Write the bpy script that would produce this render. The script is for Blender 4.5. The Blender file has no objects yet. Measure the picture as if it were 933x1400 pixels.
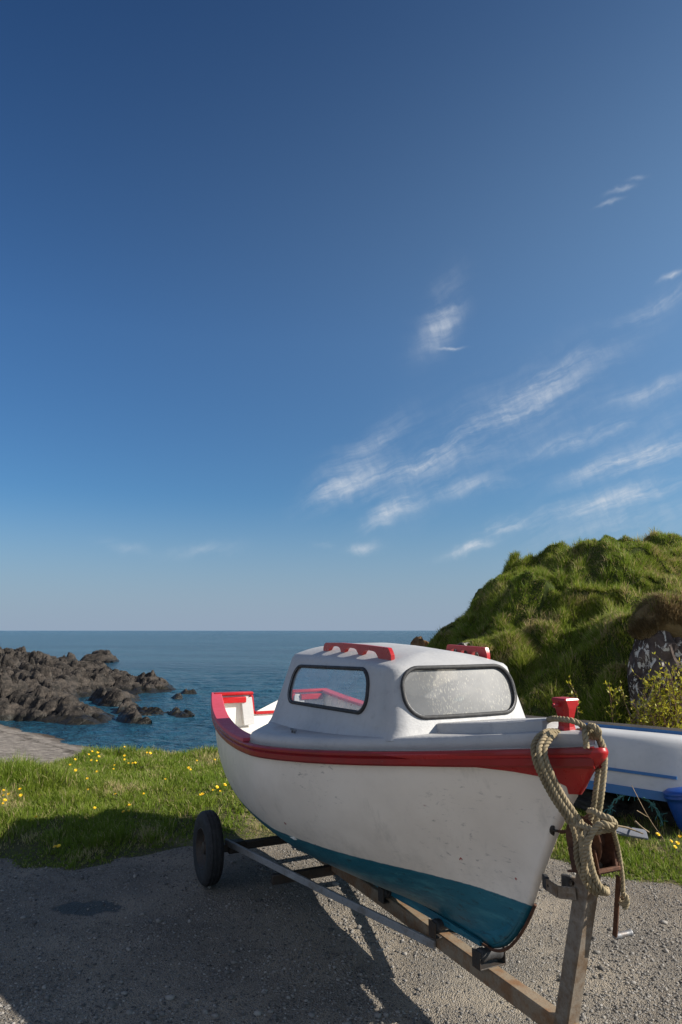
import bpy, bmesh, math, random
import numpy as np
from mathutils import Vector, Matrix

random.seed(7)
rng = np.random.default_rng(11)
scene = bpy.context.scene
COL = scene.collection
R = math.radians

# ------------------------------------------------------------------ camera model / helpers
EYE = 2.0
FPX = 933.0
PITCH = math.atan(162 / FPX)
HULL_AX = R(26)
D = np.array([-math.sin(HULL_AX), math.cos(HULL_AX), 0.0])     # bow -> stern
T = np.array([-math.cos(HULL_AX), -math.sin(HULL_AX), 0.0])    # port -> starboard
O = np.array([-0.306, 6.244, 0.0])                             # under the axle
BOAT_ROT = math.atan2(D[1], D[0])


def ray(u, v):
    x = (u - 466.5) / FPX
    z = -(v - 700) / FPX
    return np.array([x, math.cos(PITCH) - z * math.sin(PITCH), math.sin(PITCH) + z * math.cos(PITCH)])


def atz(u, v, z):
    r = ray(u, v)
    return np.array([0, 0, EYE]) + r * ((z - EYE) / r[2])


def aty(u, v, y):
    r = ray(u, v)
    return np.array([0, 0, EYE]) + r * (y / r[1])


def b2w(s, t, z):
    return O + D * s + T * t + np.array([0, 0, z])


def boat_at(u, v, t):
    """point of the boat frame plane t=const seen at a place of the photograph -> world"""
    r = ray(u, v)
    c = np.array([0, 0, EYE])
    k = (t - np.dot(c - O, T)) / np.dot(r, T)
    return c + r * k


# ------------------------------------------------------------------ object helpers
def link(o, parent=None):
    COL.objects.link(o)
    if parent is not None:
        o.parent = parent
    return o


def tag(o, label=None, cat=None, group=None, kind=None):
    if label: o['label'] = label
    if cat: o['category'] = cat
    if group: o['group'] = group
    if kind: o['kind'] = kind
    return o


def empty(name, loc=(0, 0, 0), rz=0.0):
    o = bpy.data.objects.new(name, None)
    o.location = loc
    o.rotation_euler = (0, 0, rz)
    o.empty_display_size = .2
    return link(o)


def mesh_obj(name, verts, faces, mats, parent=None, smooth=False, fmat=None):
    me = bpy.data.meshes.new(name)
    me.from_pydata([tuple(map(float, v)) for v in verts], [], [tuple(int(i) for i in f) for f in faces])
    if not isinstance(mats, (list, tuple)): mats = [mats]
    for m in mats: me.materials.append(m)
    if smooth: me.polygons.foreach_set('use_smooth', [True] * len(me.polygons))
    if fmat is not None: me.polygons.foreach_set('material_index', list(map(int, fmat)))
    me.update()
    return link(bpy.data.objects.new(name, me), parent)


def bm_obj(name, bm, mats, parent=None, smooth=False, angle=None):
    bmesh.ops.recalc_face_normals(bm, faces=bm.faces[:])
    me = bpy.data.meshes.new(name)
    bm.to_mesh(me); bm.free()
    if not isinstance(mats, (list, tuple)): mats = [mats]
    for m in mats: me.materials.append(m)
    if smooth:
        me.polygons.foreach_set('use_smooth', [True] * len(me.polygons))
        if angle:
            me.set_sharp_from_angle(angle=R(angle))
    return link(bpy.data.objects.new(name, me), parent)


def grid_faces(n, m, close_n=False, close_m=False):
    f = []
    for i in range(n if close_n else n - 1):
        for j in range(m if close_m else m - 1):
            a, b = i, (i + 1) % n
            c, d = j, (j + 1) % m
            f.append((a * m + c, b * m + c, b * m + d, a * m + d))
    return f


def fast_mesh(name, co, tris, mats, parent=None, loops=3):
    """big arrays of same-size faces"""
    me = bpy.data.meshes.new(name)
    n, k = len(co), len(tris)
    me.vertices.add(n)
    me.vertices.foreach_set('co', np.asarray(co, dtype=np.float32).ravel())
    me.loops.add(k * loops)
    me.loops.foreach_set('vertex_index', np.asarray(tris, dtype=np.int32).ravel())
    me.polygons.add(k)
    me.polygons.foreach_set('loop_start', np.arange(0, k * loops, loops, dtype=np.int32))
    if not isinstance(mats, (list, tuple)): mats = [mats]
    for m in mats: me.materials.append(m)
    me.update(calc_edges=True)
    me.validate()
    return link(bpy.data.objects.new(name, me), parent)


def box_bm(bm, c, size, rot=None, bevel=.004, seg=1):
    r = bmesh.ops.create_cube(bm, size=1.0)
    vs = r['verts']
    for v in vs:
        v.co = Vector((v.co.x * size[0], v.co.y * size[1], v.co.z * size[2]))
    if bevel:
        es = list({e for v in vs for e in v.link_edges})
        b = bmesh.ops.bevel(bm, geom=es, offset=bevel, segments=seg, affect='EDGES', profile=.5)
        vs = list({v for f in b['faces'] for v in f.verts} | {v for v in vs if v.is_valid})
    M = Matrix.Translation(Vector(c)) @ (rot.to_4x4() if rot is not None else Matrix.Identity(4))
    done = set()
    stack = list(vs)
    for v in vs:
        if v.is_valid and v not in done:
            done.add(v)
    for v in done: v.co = M @ v.co
    return list(done)


def bar_bm(bm, a, b, w, h, up=(0, 0, 1), bevel=.003):
    """box beam from a to b; w across, h along up"""
    a, b = Vector(a), Vector(b)
    x = (b - a); L = x.length; x.normalize()
    z = Vector(up); y = z.cross(x).normalized(); z = x.cross(y)
    M = Matrix((x, y, z)).transposed()
    return box_bm(bm, (a + b) / 2, (L, w, h), M, bevel)


def frames(path):
    p = np.asarray(path, float)
    t = np.gradient(p, axis=0)
    t /= np.linalg.norm(t, axis=1)[:, None] + 1e-12
    n = np.zeros_like(p)
    ref = np.array([0, 0, 1.0]) if abs(t[0][2]) < .9 else np.array([1.0, 0, 0])
    n[0] = np.cross(t[0], ref); n[0] /= np.linalg.norm(n[0])
    for i in range(1, len(p)):
        v = n[i - 1] - t[i] * np.dot(n[i - 1], t[i])
        n[i] = v / (np.linalg.norm(v) + 1e-12)
    return p, t, n, np.cross(t, n)


def tube(path, rad, seg=8, closed=False, cap=True):
    p, t, n, b = frames(path)
    if closed:
        q = np.vstack([p[-1], p, p[0]])
        t = q[2:] - q[:-2]; t /= np.linalg.norm(t, axis=1)[:, None]
        for i in range(1, len(p)):
            v = n[i - 1] - t[i] * np.dot(n[i - 1], t[i]); n[i] = v / np.linalg.norm(v)
        b = np.cross(t, n)
    r = np.broadcast_to(np.asarray(rad, float), (len(p),))
    a = np.linspace(0, 2 * np.pi, seg, endpoint=False)
    V = (p[:, None] + r[:, None, None] * (np.cos(a)[None, :, None] * n[:, None] + np.sin(a)[None, :, None] * b[:, None])).reshape(-1, 3)
    F = grid_faces(len(p), seg, close_n=closed, close_m=True)
    if cap and not closed:
        F.append(tuple(range(seg))[::-1]); F.append(tuple((len(p) - 1) * seg + i for i in range(seg)))
    return V, F


def join(parts):
    V, F, k = [], [], 0
    for v, f in parts:
        V.append(np.asarray(v)); F += [tuple(i + k for i in q) for q in f]; k += len(v)
    return np.vstack(V), F


def lathe(profile, axis_o, axis_d, seg=24, caps=True):
    """profile: list of (distance along axis, radius)"""
    d = np.array(axis_d, float); d /= np.linalg.norm(d)
    ref = np.array([0, 0, 1.0]) if abs(d[2]) < .9 else np.array([1.0, 0, 0])
    n = np.cross(d, ref); n /= np.linalg.norm(n); b = np.cross(d, n)
    a = np.linspace(0, 2 * np.pi, seg, endpoint=False)
    V = []
    for x, r in profile:
        for q in a:
            V.append(np.array(axis_o) + d * x + (n * math.cos(q) + b * math.sin(q)) * r)
    F = grid_faces(len(profile), seg, close_m=True)
    if caps:
        F.append(tuple(range(seg))[::-1]); F.append(tuple((len(profile) - 1) * seg + i for i in range(seg)))
    return V, F


def spline(pts, n):
    """Catmull-Rom through pts resampled evenly"""
    p = np.asarray(pts, float)
    p = np.vstack([2 * p[0] - p[1], p, 2 * p[-1] - p[-2]])
    out = []
    for i in range(1, len(p) - 2):
        for u in np.linspace(0, 1, 24, endpoint=False):
            a, b, c, d = p[i - 1], p[i], p[i + 1], p[i + 2]
            out.append(.5 * ((2 * b) + (-a + c) * u + (2 * a - 5 * b + 4 * c - d) * u * u + (-a + 3 * b - 3 * c + d) * u ** 3))
    out.append(p[-2])
    out = np.array(out)
    L = np.r_[0, np.cumsum(np.linalg.norm(np.diff(out, axis=0), axis=1))]
    q = np.linspace(0, L[-1], n)
    return np.array([np.interp(q, L, out[:, k]) for k in range(3)]).T, L[-1]


def bez_smooth(o, angle=40):
    o.data.polygons.foreach_set('use_smooth', [True] * len(o.data.polygons))
    o.data.set_sharp_from_angle(angle=R(angle))
    return o


# ------------------------------------------------------------------ numpy noise
def _hash(ix, iy, k=0):
    h = (ix.astype(np.int64) * 374761393 + iy.astype(np.int64) * 668265263 + k * 2246822519) & 0xffffffff
    h = ((h ^ (h >> 13)) * 1274126177) & 0xffffffff
    return ((h ^ (h >> 16)) & 0xffffff) / float(0xffffff)


def vnoise(x, y, k=0):
    ix, iy = np.floor(x), np.floor(y)
    fx, fy = x - ix, y - iy
    fx = fx * fx * fx * (fx * (fx * 6 - 15) + 10); fy = fy * fy * fy * (fy * (fy * 6 - 15) + 10)
    a = _hash(ix, iy, k); b = _hash(ix + 1, iy, k); c = _hash(ix, iy + 1, k); d = _hash(ix + 1, iy + 1, k)
    return (a * (1 - fx) + b * fx) * (1 - fy) + (c * (1 - fx) + d * fx) * fy


def fbm(x, y, o=4, k=0):
    s, a, tot = 0, 1, 0
    for i in range(o):
        s = s + a * vnoise(x * 2 ** i + 17.3 * i, y * 2 ** i - 9.1 * i, k + i); tot += a; a *= .5
    return s / tot


def cells(x, y, k=0):
    """Worley: F1, F2 and per-cell random + offset inside the cell"""
    ix, iy = np.floor(x), np.floor(y)
    f1 = np.full(x.shape, 9.); f2 = np.full(x.shape, 9.)
    cid = np.zeros(x.shape); ox = np.zeros(x.shape); oy = np.zeros(x.shape); c2 = np.zeros(x.shape)
    for dx in (-1, 0, 1):
        for dy in (-1, 0, 1):
            jx, jy = ix + dx, iy + dy
            px = jx + _hash(jx, jy, k); py = jy + _hash(jx, jy, k + 1)
            d = np.hypot(px - x, py - y)
            m = d < f1
            f2 = np.where(m, f1, np.minimum(f2, d))
            cid = np.where(m, _hash(jx, jy, k + 2), cid); c2 = np.where(m, _hash(jx, jy, k + 3), c2)
            ox = np.where(m, x - px, ox); oy = np.where(m, y - py, oy)
            f1 = np.where(m, d, f1)
    return f1, f2, cid, c2, ox, oy


def sm(x, a, b):
    y = np.clip((x - a) / (b - a), 0, 1)
    return y * y * (3 - 2 * y)


# ------------------------------------------------------------------ materials
class NT:
    def __init__(self, mat):
        self.t = mat.node_tree; self.n = self.t.nodes; self.l = self.t.links

    def new(self, typ, **kw):
        n = self.n.new(typ)
        for k, v in kw.items():
            if k.startswith('i_'):
                key = k[2:]
                key = int(key) if key.isdigit() else key.replace('_', ' ')
                n.inputs[key].default_value = v
            else:
                setattr(n, k, v)
        return n

    def link(self, a, b): self.l.new(a, b)

    def val(self, sock, x):
        if hasattr(x, 'is_linked') or hasattr(x, 'links'): self.l.new(x, sock)
        else: sock.default_value = x

    def math(self, op, a, b=0.0, c=None, clamp=False):
        n = self.n.new('ShaderNodeMath'); n.operation = op; n.use_clamp = clamp
        self.val(n.inputs[0], a); self.val(n.inputs[1], b)
        if c is not None: self.val(n.inputs[2], c)
        return n.outputs[0]

    def mix(self, fac, a, b):
        n = self.n.new('ShaderNodeMix'); n.data_type = 'RGBA'
        self.val(n.inputs[0], fac)
        for s, x in ((n.inputs[6], a), (n.inputs[7], b)):
            if isinstance(x, (tuple, list)): s.default_value = (*x[:3], 1)
            else: self.l.new(x, s)
        return n.outputs[2]

    def ramp(self, fac, lo, hi, a=0.0, b=1.0, smooth=True):
        n = self.n.new('ShaderNodeMapRange'); n.interpolation_type = 'SMOOTHSTEP' if smooth else 'LINEAR'
        self.val(n.inputs[0], fac)
        for i, x in zip((1, 2, 3, 4), (lo, hi, a, b)): self.val(n.inputs[i], x)
        return n.outputs[0]

    def coord(self, which='Object'):
        if not hasattr(self, '_tc'): self._tc = self.n.new('ShaderNodeTexCoord')
        return self._tc.outputs[which]

    def pos(self):
        if not hasattr(self, '_g'): self._g = self.n.new('ShaderNodeNewGeometry')
        return self._g.outputs['Position']

    def noise(self, scale, detail=4, rough=.55, vec=None, stretch=None, dist=0.0, col=False):
        n = self.n.new('ShaderNodeTexNoise')
        n.inputs['Scale'].default_value = scale; n.inputs['Detail'].default_value = detail
        n.inputs['Roughness'].default_value = rough; n.inputs['Distortion'].default_value = dist
        v = vec if vec is not None else self.coord()
        if stretch:
            m = self.n.new('ShaderNodeMapping'); m.inputs['Scale'].default_value = stretch
            self.l.new(v, m.inputs[0]); v = m.outputs[0]
        self.l.new(v, n.inputs['Vector'])
        return n.outputs['Color' if col else 'Fac']

    def voronoi(self, scale, vec=None, feature='F1', out='Distance', rnd=1.0):
        n = self.n.new('ShaderNodeTexVoronoi'); n.feature = feature
        n.inputs['Scale'].default_value = scale; n.inputs['Randomness'].default_value = rnd
        self.l.new(vec if vec is not None else self.coord(), n.inputs['Vector'])
        return n.outputs[out]

    def bump(self, h, strength=.3, dist=.01, normal=None):
        n = self.n.new('ShaderNodeBump')
        n.inputs['Strength'].default_value = strength; n.inputs['Distance'].default_value = dist
        self.l.new(h, n.inputs['Height'])
        if normal is not None: self.l.new(normal, n.inputs['Normal'])
        return n.outputs[0]


def material(name):
    m = bpy.data.materials.new(name); m.use_nodes = True
    t = NT(m)
    p = t.n['Principled BSDF']
    return m, t, p


def setp(t, p, col=None, rough=None, metal=None, normal=None, spec=None, coat=None):
    if col is not None:
        if isinstance(col, (tuple, list)): p.inputs['Base Color'].default_value = (*col[:3], 1)
        else: t.link(col, p.inputs['Base Color'])
    if rough is not None: t.val(p.inputs['Roughness'], rough)
    if metal is not None: t.val(p.inputs['Metallic'], metal)
    if normal is not None: t.link(normal, p.inputs['Normal'])
    if spec is not None: p.inputs['Specular IOR Level'].default_value = spec
    if coat is not None: p.inputs['Coat Weight'].default_value = coat


def painted(name, col, worn, under=None, rough=.45, wear=.62, bump=.25, scale=9.0, chips=False):
    """weathered brush paint: broad tonal change, brush texture, optional chips to the layer below"""
    m, t, p = material(name)
    big = t.noise(scale * .22, 5, .6)
    fine = t.noise(scale * 3.1, 6, .65)
    c = t.mix(t.ramp(big, .35, .72), col, worn)
    c = t.mix(t.ramp(fine, .52, .8, 0, .35), c, tuple(x * .72 for x in worn))
    if under is not None:
        ch = t.noise(scale * 1.7, 7, .7, dist=.6)
        k = t.ramp(ch, wear, wear + .03)
        c = t.mix(k, c, under)
    h = t.math('ADD', t.noise(scale * 5, 5, .6, stretch=(1, 1, 2.2)), t.math('MULTIPLY', t.noise(scale * 1.2, 4), .8))
    setp(t, p, c, t.ramp(fine, .2, .8, rough - .08, rough + .15), normal=t.bump(h, bump, .004))
    return m


# hull: white above the boot line, teal antifouling below, scuffs and drips
def hull_material():
    m, t, p = material('hull_paint')
    sep = t.new('ShaderNodeSeparateXYZ'); t.link(t.coord(), sep.inputs[0])
    z = sep.outputs[2]
    edge = t.math('ADD', z, t.math('MULTIPLY', t.math('SUBTRACT', t.noise(14, 4), .5), .012))
    edge = t.math('SUBTRACT', edge, t.ramp(sep.outputs[0], -1.2, .7, 0, .055))
    below = t.ramp(edge, .655, .650)
    big = t.noise(1.3, 6, .62); fine = t.noise(42, 6, .7)
    white = t.mix(t.ramp(big, .35, .7), (.83, .76, .67), (.71, .64, .555))
    streak = t.noise(6.0, 5, .7, stretch=(1, 1, .16))
    white = t.mix(t.ramp(streak, .54, .76, 0, .5), white, (.47, .43, .37))
    scuff = t.noise(26, 7, .75, stretch=(.5, 1, 1.6), dist=.4)
    mask = t.ramp(t.noise(2.2, 3), .5, .68)
    white = t.mix(t.math('MULTIPLY', t.ramp(scuff, .56, .68), t.math('MULTIPLY', mask, .9)), white, (.25, .23, .21))
    # grime just above the boot line and little red knocks
    grime = t.math('MULTIPLY', t.ramp(z, .95, .66), t.ramp(t.noise(9, 6, .7), .42, .75))
    white = t.mix(t.math('MULTIPLY', grime, .35), white, (.36, .33, .28))
    # old green-brown staining under the aft quarter
    sx = sep.outputs[0]
    quarter = t.math('MULTIPLY', t.ramp(sx, -.9, .1), t.ramp(t.noise(5, 5, .7), .35, .7))
    white = t.mix(t.math('MULTIPLY', quarter, .45), white, (.42, .42, .36))
    knock = t.voronoi(7.5, vec=None)
    kn = t.math('MULTIPLY', t.ramp(knock, .10, .075), t.ramp(t.noise(60, 3, .7), .46, .52))
    kn = t.math('MULTIPLY', kn, t.ramp(t.noise(1.9, 2), .50, .56))
    white = t.mix(kn, white, (.30, .03, .03))
    teal = t.mix(t.ramp(big, .3, .7), (.012, .145, .205), (.008, .105, .155))
    teal = t.mix(t.ramp(t.noise(10, 6, .7, stretch=(.35, 1, 1.8)), .48, .68, 0, .8), teal, (.045, .21, .255))
    teal = t.mix(t.ramp(scuff, .55, .64, 0, .8), teal, (.012, .05, .07))
    teal = t.mix(t.ramp(t.noise(17, 7, .75), .66, .70), teal, (.20, .10, .05))
    c = t.mix(below, white, teal)
    h = t.math('ADD', fine, t.math('MULTIPLY', t.noise(5, 3), 2.0))
    setp(t, p, c, t.ramp(fine, .2, .9, .34, .55), normal=t.bump(h, .10, .004))
    return m


M = {}
M['hull'] = hull_material()
M['red'] = painted('red_gloss_paint', (.40, .012, .014), (.30, .010, .012), (.50, .44, .40), .30, .70, .3, 8)
M['red_dark'] = painted('red_rubbing_paint', (.27, .007, .009), (.17, .010, .008), (.55, .52, .50), .34, .67, .35, 7)
M['pink'] = painted('faded_red_paint', (.46, .055, .085), (.40, .045, .065), (.50, .42, .40), .5, .74, .2, 8)
M['grey_white'] = painted('cabin_paint', (.41, .405, .40), (.325, .325, .33), (.24, .23, .21), .5, .735, .55, 7)
M['deck_white'] = painted('inside_paint', (.70, .69, .65), (.58, .56, .50), (.33, .29, .22), .55, .66, .4, 6)
M['wood_inside'] = painted('varnished_wood', (.26, .13, .05), (.18, .09, .035), None, .5)


def rusty(name, base, rust, k=.5, rough=.6, metal=.3):
    m, t, p = material(name)
    n1 = t.noise(9, 7, .7); n2 = t.noise(55, 5, .7)
    c = t.mix(t.ramp(n1, k - .1, k + .14), base, rust)
    c = t.mix(t.ramp(n2, .5, .8, 0, .6), c, tuple(x * .45 for x in rust))
    c = t.mix(t.ramp(t.noise(22, 4, .6, stretch=(.2, 1, 1)), .58, .75, 0, .5), c, tuple(min(1, x * 1.5) for x in base))
    setp(t, p, c, t.ramp(n2, .2, .8, rough - .1, rough + .2), metal=metal, normal=t.bump(t.math('ADD', n2, n1), .45, .004))
    return m


M['galv'] = rusty('weathered_galvanised_steel', (.205, .175, .14), (.13, .085, .05), .48, .65, .15)
M['galv_rail'] = rusty('galvanised_rail', (.30, .30, .30), (.20, .18, .16), .56, .5, .4)
M['beam'] = rusty('stained_beam_steel', (.22, .17, .115), (.19, .10, .045), .5, .65, .1)
M['rust'] = rusty('rust', (.10, .042, .020), (.05, .020, .011), .5, .8, .1)
M['dark_steel'] = rusty('dark_greasy_steel', (.035, .030, .026), (.06, .035, .02), .55, .6, .2)
M['chrome'] = rusty('worn_chrome', (.20, .205, .215), (.12, .10, .09), .58, .5, .5)


def rubber(name, c=(.018, .018, .019), rough=.7):
    m, t, p = material(name)
    n = t.noise(30, 6, .65)
    setp(t, p, t.mix(t.ramp(n, .4, .75), c, tuple(x * 2.2 + .006 for x in c)), rough, normal=t.bump(n, .3, .003))
    return m


M['rubber'] = rubber('black_rubber')
M['tyre'] = rubber('tyre_rubber', (.010, .010, .011), .8)


def rope_mat(name, a, b):
    m, t, p = material(name)
    n = t.noise(60, 5, .7); g = t.noise(7, 4)
    c = t.mix(t.ramp(g, .3, .7), a, b)
    c = t.mix(t.ramp(n, .45, .75, 0, .6), c, tuple(x * .45 for x in b))
    setp(t, p, c, .9, normal=t.bump(t.noise(160, 3, .7), .5, .003), spec=.2)
    return m


M['rope'] = rope_mat('weathered_rope', (.33, .265, .17), (.20, .165, .10))
M['teal_rope'] = rope_mat('faded_teal_rope', (.05, .21, .21), (.11, .27, .26))


def glass_mat(name, dirt, lo, hi, fac_lo, fac_hi, droplets=False):
    m, t, p = material(name)
    setp(t, p, dirt, .35, spec=.3)
    tr = t.new('ShaderNodeBsdfTransparent'); tr.inputs[0].default_value = (.93, .95, .96, 1)
    gl = t.new('ShaderNodeBsdfGlossy'); gl.inputs['Roughness'].default_value = .04
    fr = t.new('ShaderNodeFresnel'); fr.inputs[0].default_value = 1.45
    mg = t.new('ShaderNodeMixShader'); t.link(fr.outputs[0], mg.inputs[0]); t.link(tr.outputs[0], mg.inputs[1]); t.link(gl.outputs[0], mg.inputs[2])
    n = t.noise(5.5, 6, .65)
    k = t.ramp(n, lo, hi, fac_lo, fac_hi)
    if droplets:
        st = t.noise(105, 4, .6, stretch=(1, 1, .36))
        streaks = t.math('MULTIPLY', t.ramp(st, .53, .66), t.ramp(t.noise(4.3, 3), .34, .6))
        col = t.mix(streaks, (.105, .108, .112), (.27, .26, .225))
        t.link(col, p.inputs['Base Color'])
        k = t.math('MAXIMUM', k, t.math('MULTIPLY', streaks, .85))
    ms = t.new('ShaderNodeMixShader'); t.link(k, ms.inputs[0]); t.link(mg.outputs[0], ms.inputs[1]); t.link(p.outputs[0], ms.inputs[2])
    t.link(ms.outputs[0], t.n['Material Output'].inputs[0])
    return m


M['glass_side'] = glass_mat('hazy_side_glass', (.50, .50, .53), .3, .72, .26, .50)
M['glass_front'] = glass_mat('salty_windscreen_glass', (.40, .40, .40), .3, .7, .74, .90, True)
M['plain_white'] = painted('dinghy_white', (.47, .47, .47), (.38, .385, .39), None, .45, bump=.15, scale=6)
M['blue'] = painted('blue_gunwale_paint', (.015, .12, .30), (.012, .095, .25), None, .45, bump=.25, scale=8)
M['blue_plastic'] = painted('blue_plastic', (.008, .055, .27), (.010, .07, .32), None, .38, bump=.08, scale=5)
M['old_wood'] = painted('weathered_wood', (.24, .20, .16), (.16, .13, .10), (.34, .31, .27), .8, .62, .9, 9)
M['grey_board'] = painted('grey_board', (.15, .16, .19), (.10, .105, .12), None, .7, bump=.5, scale=10)
M['straw_stick'] = painted('dry_stalk', (.38, .28, .17), (.28, .20, .11), None, .8, bump=.4, scale=20)
M['net'] = rubber('dark_netting', (.012, .013, .012), .9)

# ------------------------------------------------------------------ ground
def y_edge(x):
    xs = [-60, -12, -4, -2.9, -2.3, -1.95, -1.5, -.5, .4, 1.2, 1.9, 2.35, 2.9, 6, 60]
    ys = [4.5, 5.2, 6.2, 6.35, 6.2, 6.6, 6.85, 7.1, 7.0, 6.8, 6.4, 6.05, 5.85, 5.4, 5.0]
    return np.interp(x, xs, ys)


def grass_mask(x, y):
    e = y_edge(x) + .30 * (fbm(x * 2.3, y * 2.3, 3, 5) - .5) * 2
    return sm(y - e, -.10, .14)


def ground_z(x, y):
    x = np.asarray(x, float); y = np.asarray(y, float)
    z = -.03 * np.clip(5.9 - y, 0, 6)
    z = z + .02 * (fbm(x * .9, y * .9, 3, 31) - .5) + .012 * (fbm(x * 5, y * 5, 2, 33) - .5)
    g = sm(y, y_edge(x) - .05, y_edge(x) + 1.3)
    left = sm(x, 1.6, -.6)
    z = z + g * (.06 + .03 * left) + g * .14 * (fbm(x * 1.5, y * 1.5, 3, 2) - .5)
    # tussock mound at the far left, second smaller one
    z = z + .22 * np.exp(-(((x + 4.0) / 1.1) ** 2 + ((y - 8.4) / .65) ** 2))
    z = z + .07 * np.exp(-(((x + 3.1) / .8) ** 2 + ((y - 10.8) / .5) ** 2)) - .56 * sm(x, -3.6, -5.4) * sm(y, 8.8, 10.8)
    # bank breaks down to the cove
    brk = 11.0 + .5 * (fbm(x * .6, y * 0 + 3, 2, 8) - .5) + np.clip(-x - 4, 0, 6) * .25
    drop = np.clip(y - brk, 0, 60)
    zb = z - .42 * drop - .06 * np.minimum(drop, 3) ** 2
    bd = (x + 11.3) * -.70 + (y - 31.4) * -.71
    beach = -3.0 + .10 * bd + .05 * (fbm(x * .5, y * .5, 3, 12) - .5)
    beach = np.where(bd < 0, -3.0 + .16 * bd, np.minimum(beach, -1.6))
    beach = np.maximum(beach, -6.5)
    far = np.where(drop > 0, np.maximum(zb, beach), z)
    return far


def axis_pts(segs):
    out = []
    for a, b, st in segs:
        out += list(np.arange(a, b, st))
    out.append(segs[-1][1])
    return np.array(out)


gx = axis_pts([(-900, -100, 100), (-100, -20, 8), (-20, -7, .5), (-7, 7, .09), (7, 20, .5), (20, 100, 8), (100, 900, 100)])
gy = axis_pts([(-900, -60, 120), (-60, -4, 4), (-4, 2, .5), (2, 13, .09), (13, 40, .5), (40, 100, 6), (100, 900, 100)])
GX, GY = np.meshgrid(gx, gy, indexing='ij')
GZ = ground_z(GX, GY)
quads = np.array(grid_faces(len(gx), len(gy)))


def ground_material():
    m, t, p = material('ground_surface')
    at = t.new('ShaderNodeAttribute'); at.attribute_name = 'grass'
    pos = t.pos()
    # gravel: fines + embedded chips of many greys
    d1 = t.voronoi(52, pos); c1 = t.voronoi(52, pos, out='Color')
    d2 = t.voronoi(125, pos); c2 = t.voronoi(125, pos, out='Color')
    s1 = t.new('ShaderNodeSeparateColor'); t.link(c1, s1.inputs[0])
    s2 = t.new('ShaderNodeSeparateColor'); t.link(c2, s2.inputs[0])
    patch = t.noise(1.1, 5, .6, vec=pos)
    fines = t.mix(t.ramp(patch, .35, .65), (.28, .238, .185), (.15, .133, .112))
    fines = t.mix(t.ramp(t.noise(.55, 3, .5, vec=pos), .48, .66, 0, .7), fines, (.19, .155, .115))
    ch2 = t.mix(s2.outputs[0], (.035, .033, .033), (.29, .27, .245))
    ch1 = t.mix(s1.outputs[0], (.05, .048, .048), (.33, .31, .285))
    c = t.mix(t.math('MULTIPLY', t.ramp(d2, .55, .35), t.ramp(t.math('ADD', s2.outputs[1], t.math('MULTIPLY', t.math('SUBTRACT', t.noise(.9, 4, .6, vec=pos), .5), 1.6)), .30, .5)), fines, ch2)
    big_here = t.math('MULTIPLY', t.ramp(d1, .5, .32), t.ramp(t.math('ADD', s1.outputs[1], t.math('MULTIPLY', t.math('SUBTRACT', patch, .5), 1.3)), .60, .72))
    c = t.mix(big_here, c, ch1)
    # damp oily patch beside the wheel, and smaller stains
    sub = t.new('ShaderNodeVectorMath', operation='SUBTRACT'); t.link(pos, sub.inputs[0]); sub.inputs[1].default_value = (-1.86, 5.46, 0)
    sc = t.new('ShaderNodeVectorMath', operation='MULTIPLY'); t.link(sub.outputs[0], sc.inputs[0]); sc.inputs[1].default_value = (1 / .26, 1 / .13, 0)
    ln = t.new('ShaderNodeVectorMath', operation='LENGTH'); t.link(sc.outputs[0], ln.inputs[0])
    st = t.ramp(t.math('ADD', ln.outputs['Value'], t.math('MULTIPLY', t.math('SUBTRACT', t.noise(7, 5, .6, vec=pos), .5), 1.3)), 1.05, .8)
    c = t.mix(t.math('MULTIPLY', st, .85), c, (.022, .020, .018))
    c = t.mix(t.ramp(t.noise(1.7, 5, .65, vec=pos), .60, .70, 0, .4), c, (.06, .055, .05))
    # soil below the grass
    soil = t.mix(t.noise(6, 5, .6, vec=pos), (.05, .045, .022), (.085, .085, .03))
    soil = t.mix(t.ramp(t.noise(1.6, 4, .6, vec=pos), .5, .62, 0, .7), soil, (.20, .165, .09))
    edge = t.math('ADD', at.outputs['Fac'], t.math('MULTIPLY', t.math('SUBTRACT', t.noise(16, 6, .7, vec=pos), .5), .9))
    c = t.mix(t.ramp(edge, .4, .6), c, soil)
    # shingle of the cove
    sep = t.new('ShaderNodeSeparateXYZ'); t.link(pos, sep.inputs[0])
    low = t.ramp(sep.outputs[2], -1.0, -1.5)
    sand = t.mix(t.ramp(t.noise(2.2, 8, .78, vec=pos), .35, .65), (.12, .105, .09), (.30, .265, .23))
    sand = t.mix(t.ramp(t.voronoi(2.6, pos), .32, .2, 0, .6), sand, (.09, .08, .072))
    weed = t.math('MULTIPLY', t.ramp(t.math('ABSOLUTE', t.math('ADD', t.math('ADD', sep.outputs[2], 2.86), t.math('MULTIPLY', t.math('SUBTRACT', t.noise(.9, 5, .65, vec=pos), .5), .25))), .035, .0), t.ramp(t.noise(5, 5, .7, vec=pos), .4, .55))
    sand = t.mix(t.math('MULTIPLY', weed, .85), sand, (.03, .022, .015))
    wet = t.ramp(t.math('ADD', sep.outputs[2], t.math('MULTIPLY', t.noise(1.2, 4, vec=pos), .12)), -2.86, -2.95)
    sand = t.mix(wet, sand, (.055, .040, .028))
    c = t.mix(low, c, sand)
    h = t.math('ADD', t.math('MULTIPLY', t.math('SUBTRACT', 1.0, d2), .5), t.math('MULTIPLY', big_here, t.math('SUBTRACT', 1.0, d1)))
    h = t.math('ADD', h, t.math('MULTIPLY', t.noise(9, 6, .6, vec=pos), 1.2))
    setp(t, p, c, t.ramp(st, 0, 1, .9, .45), normal=t.bump(h, 1.0, .02), spec=.25)
    return m


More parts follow.
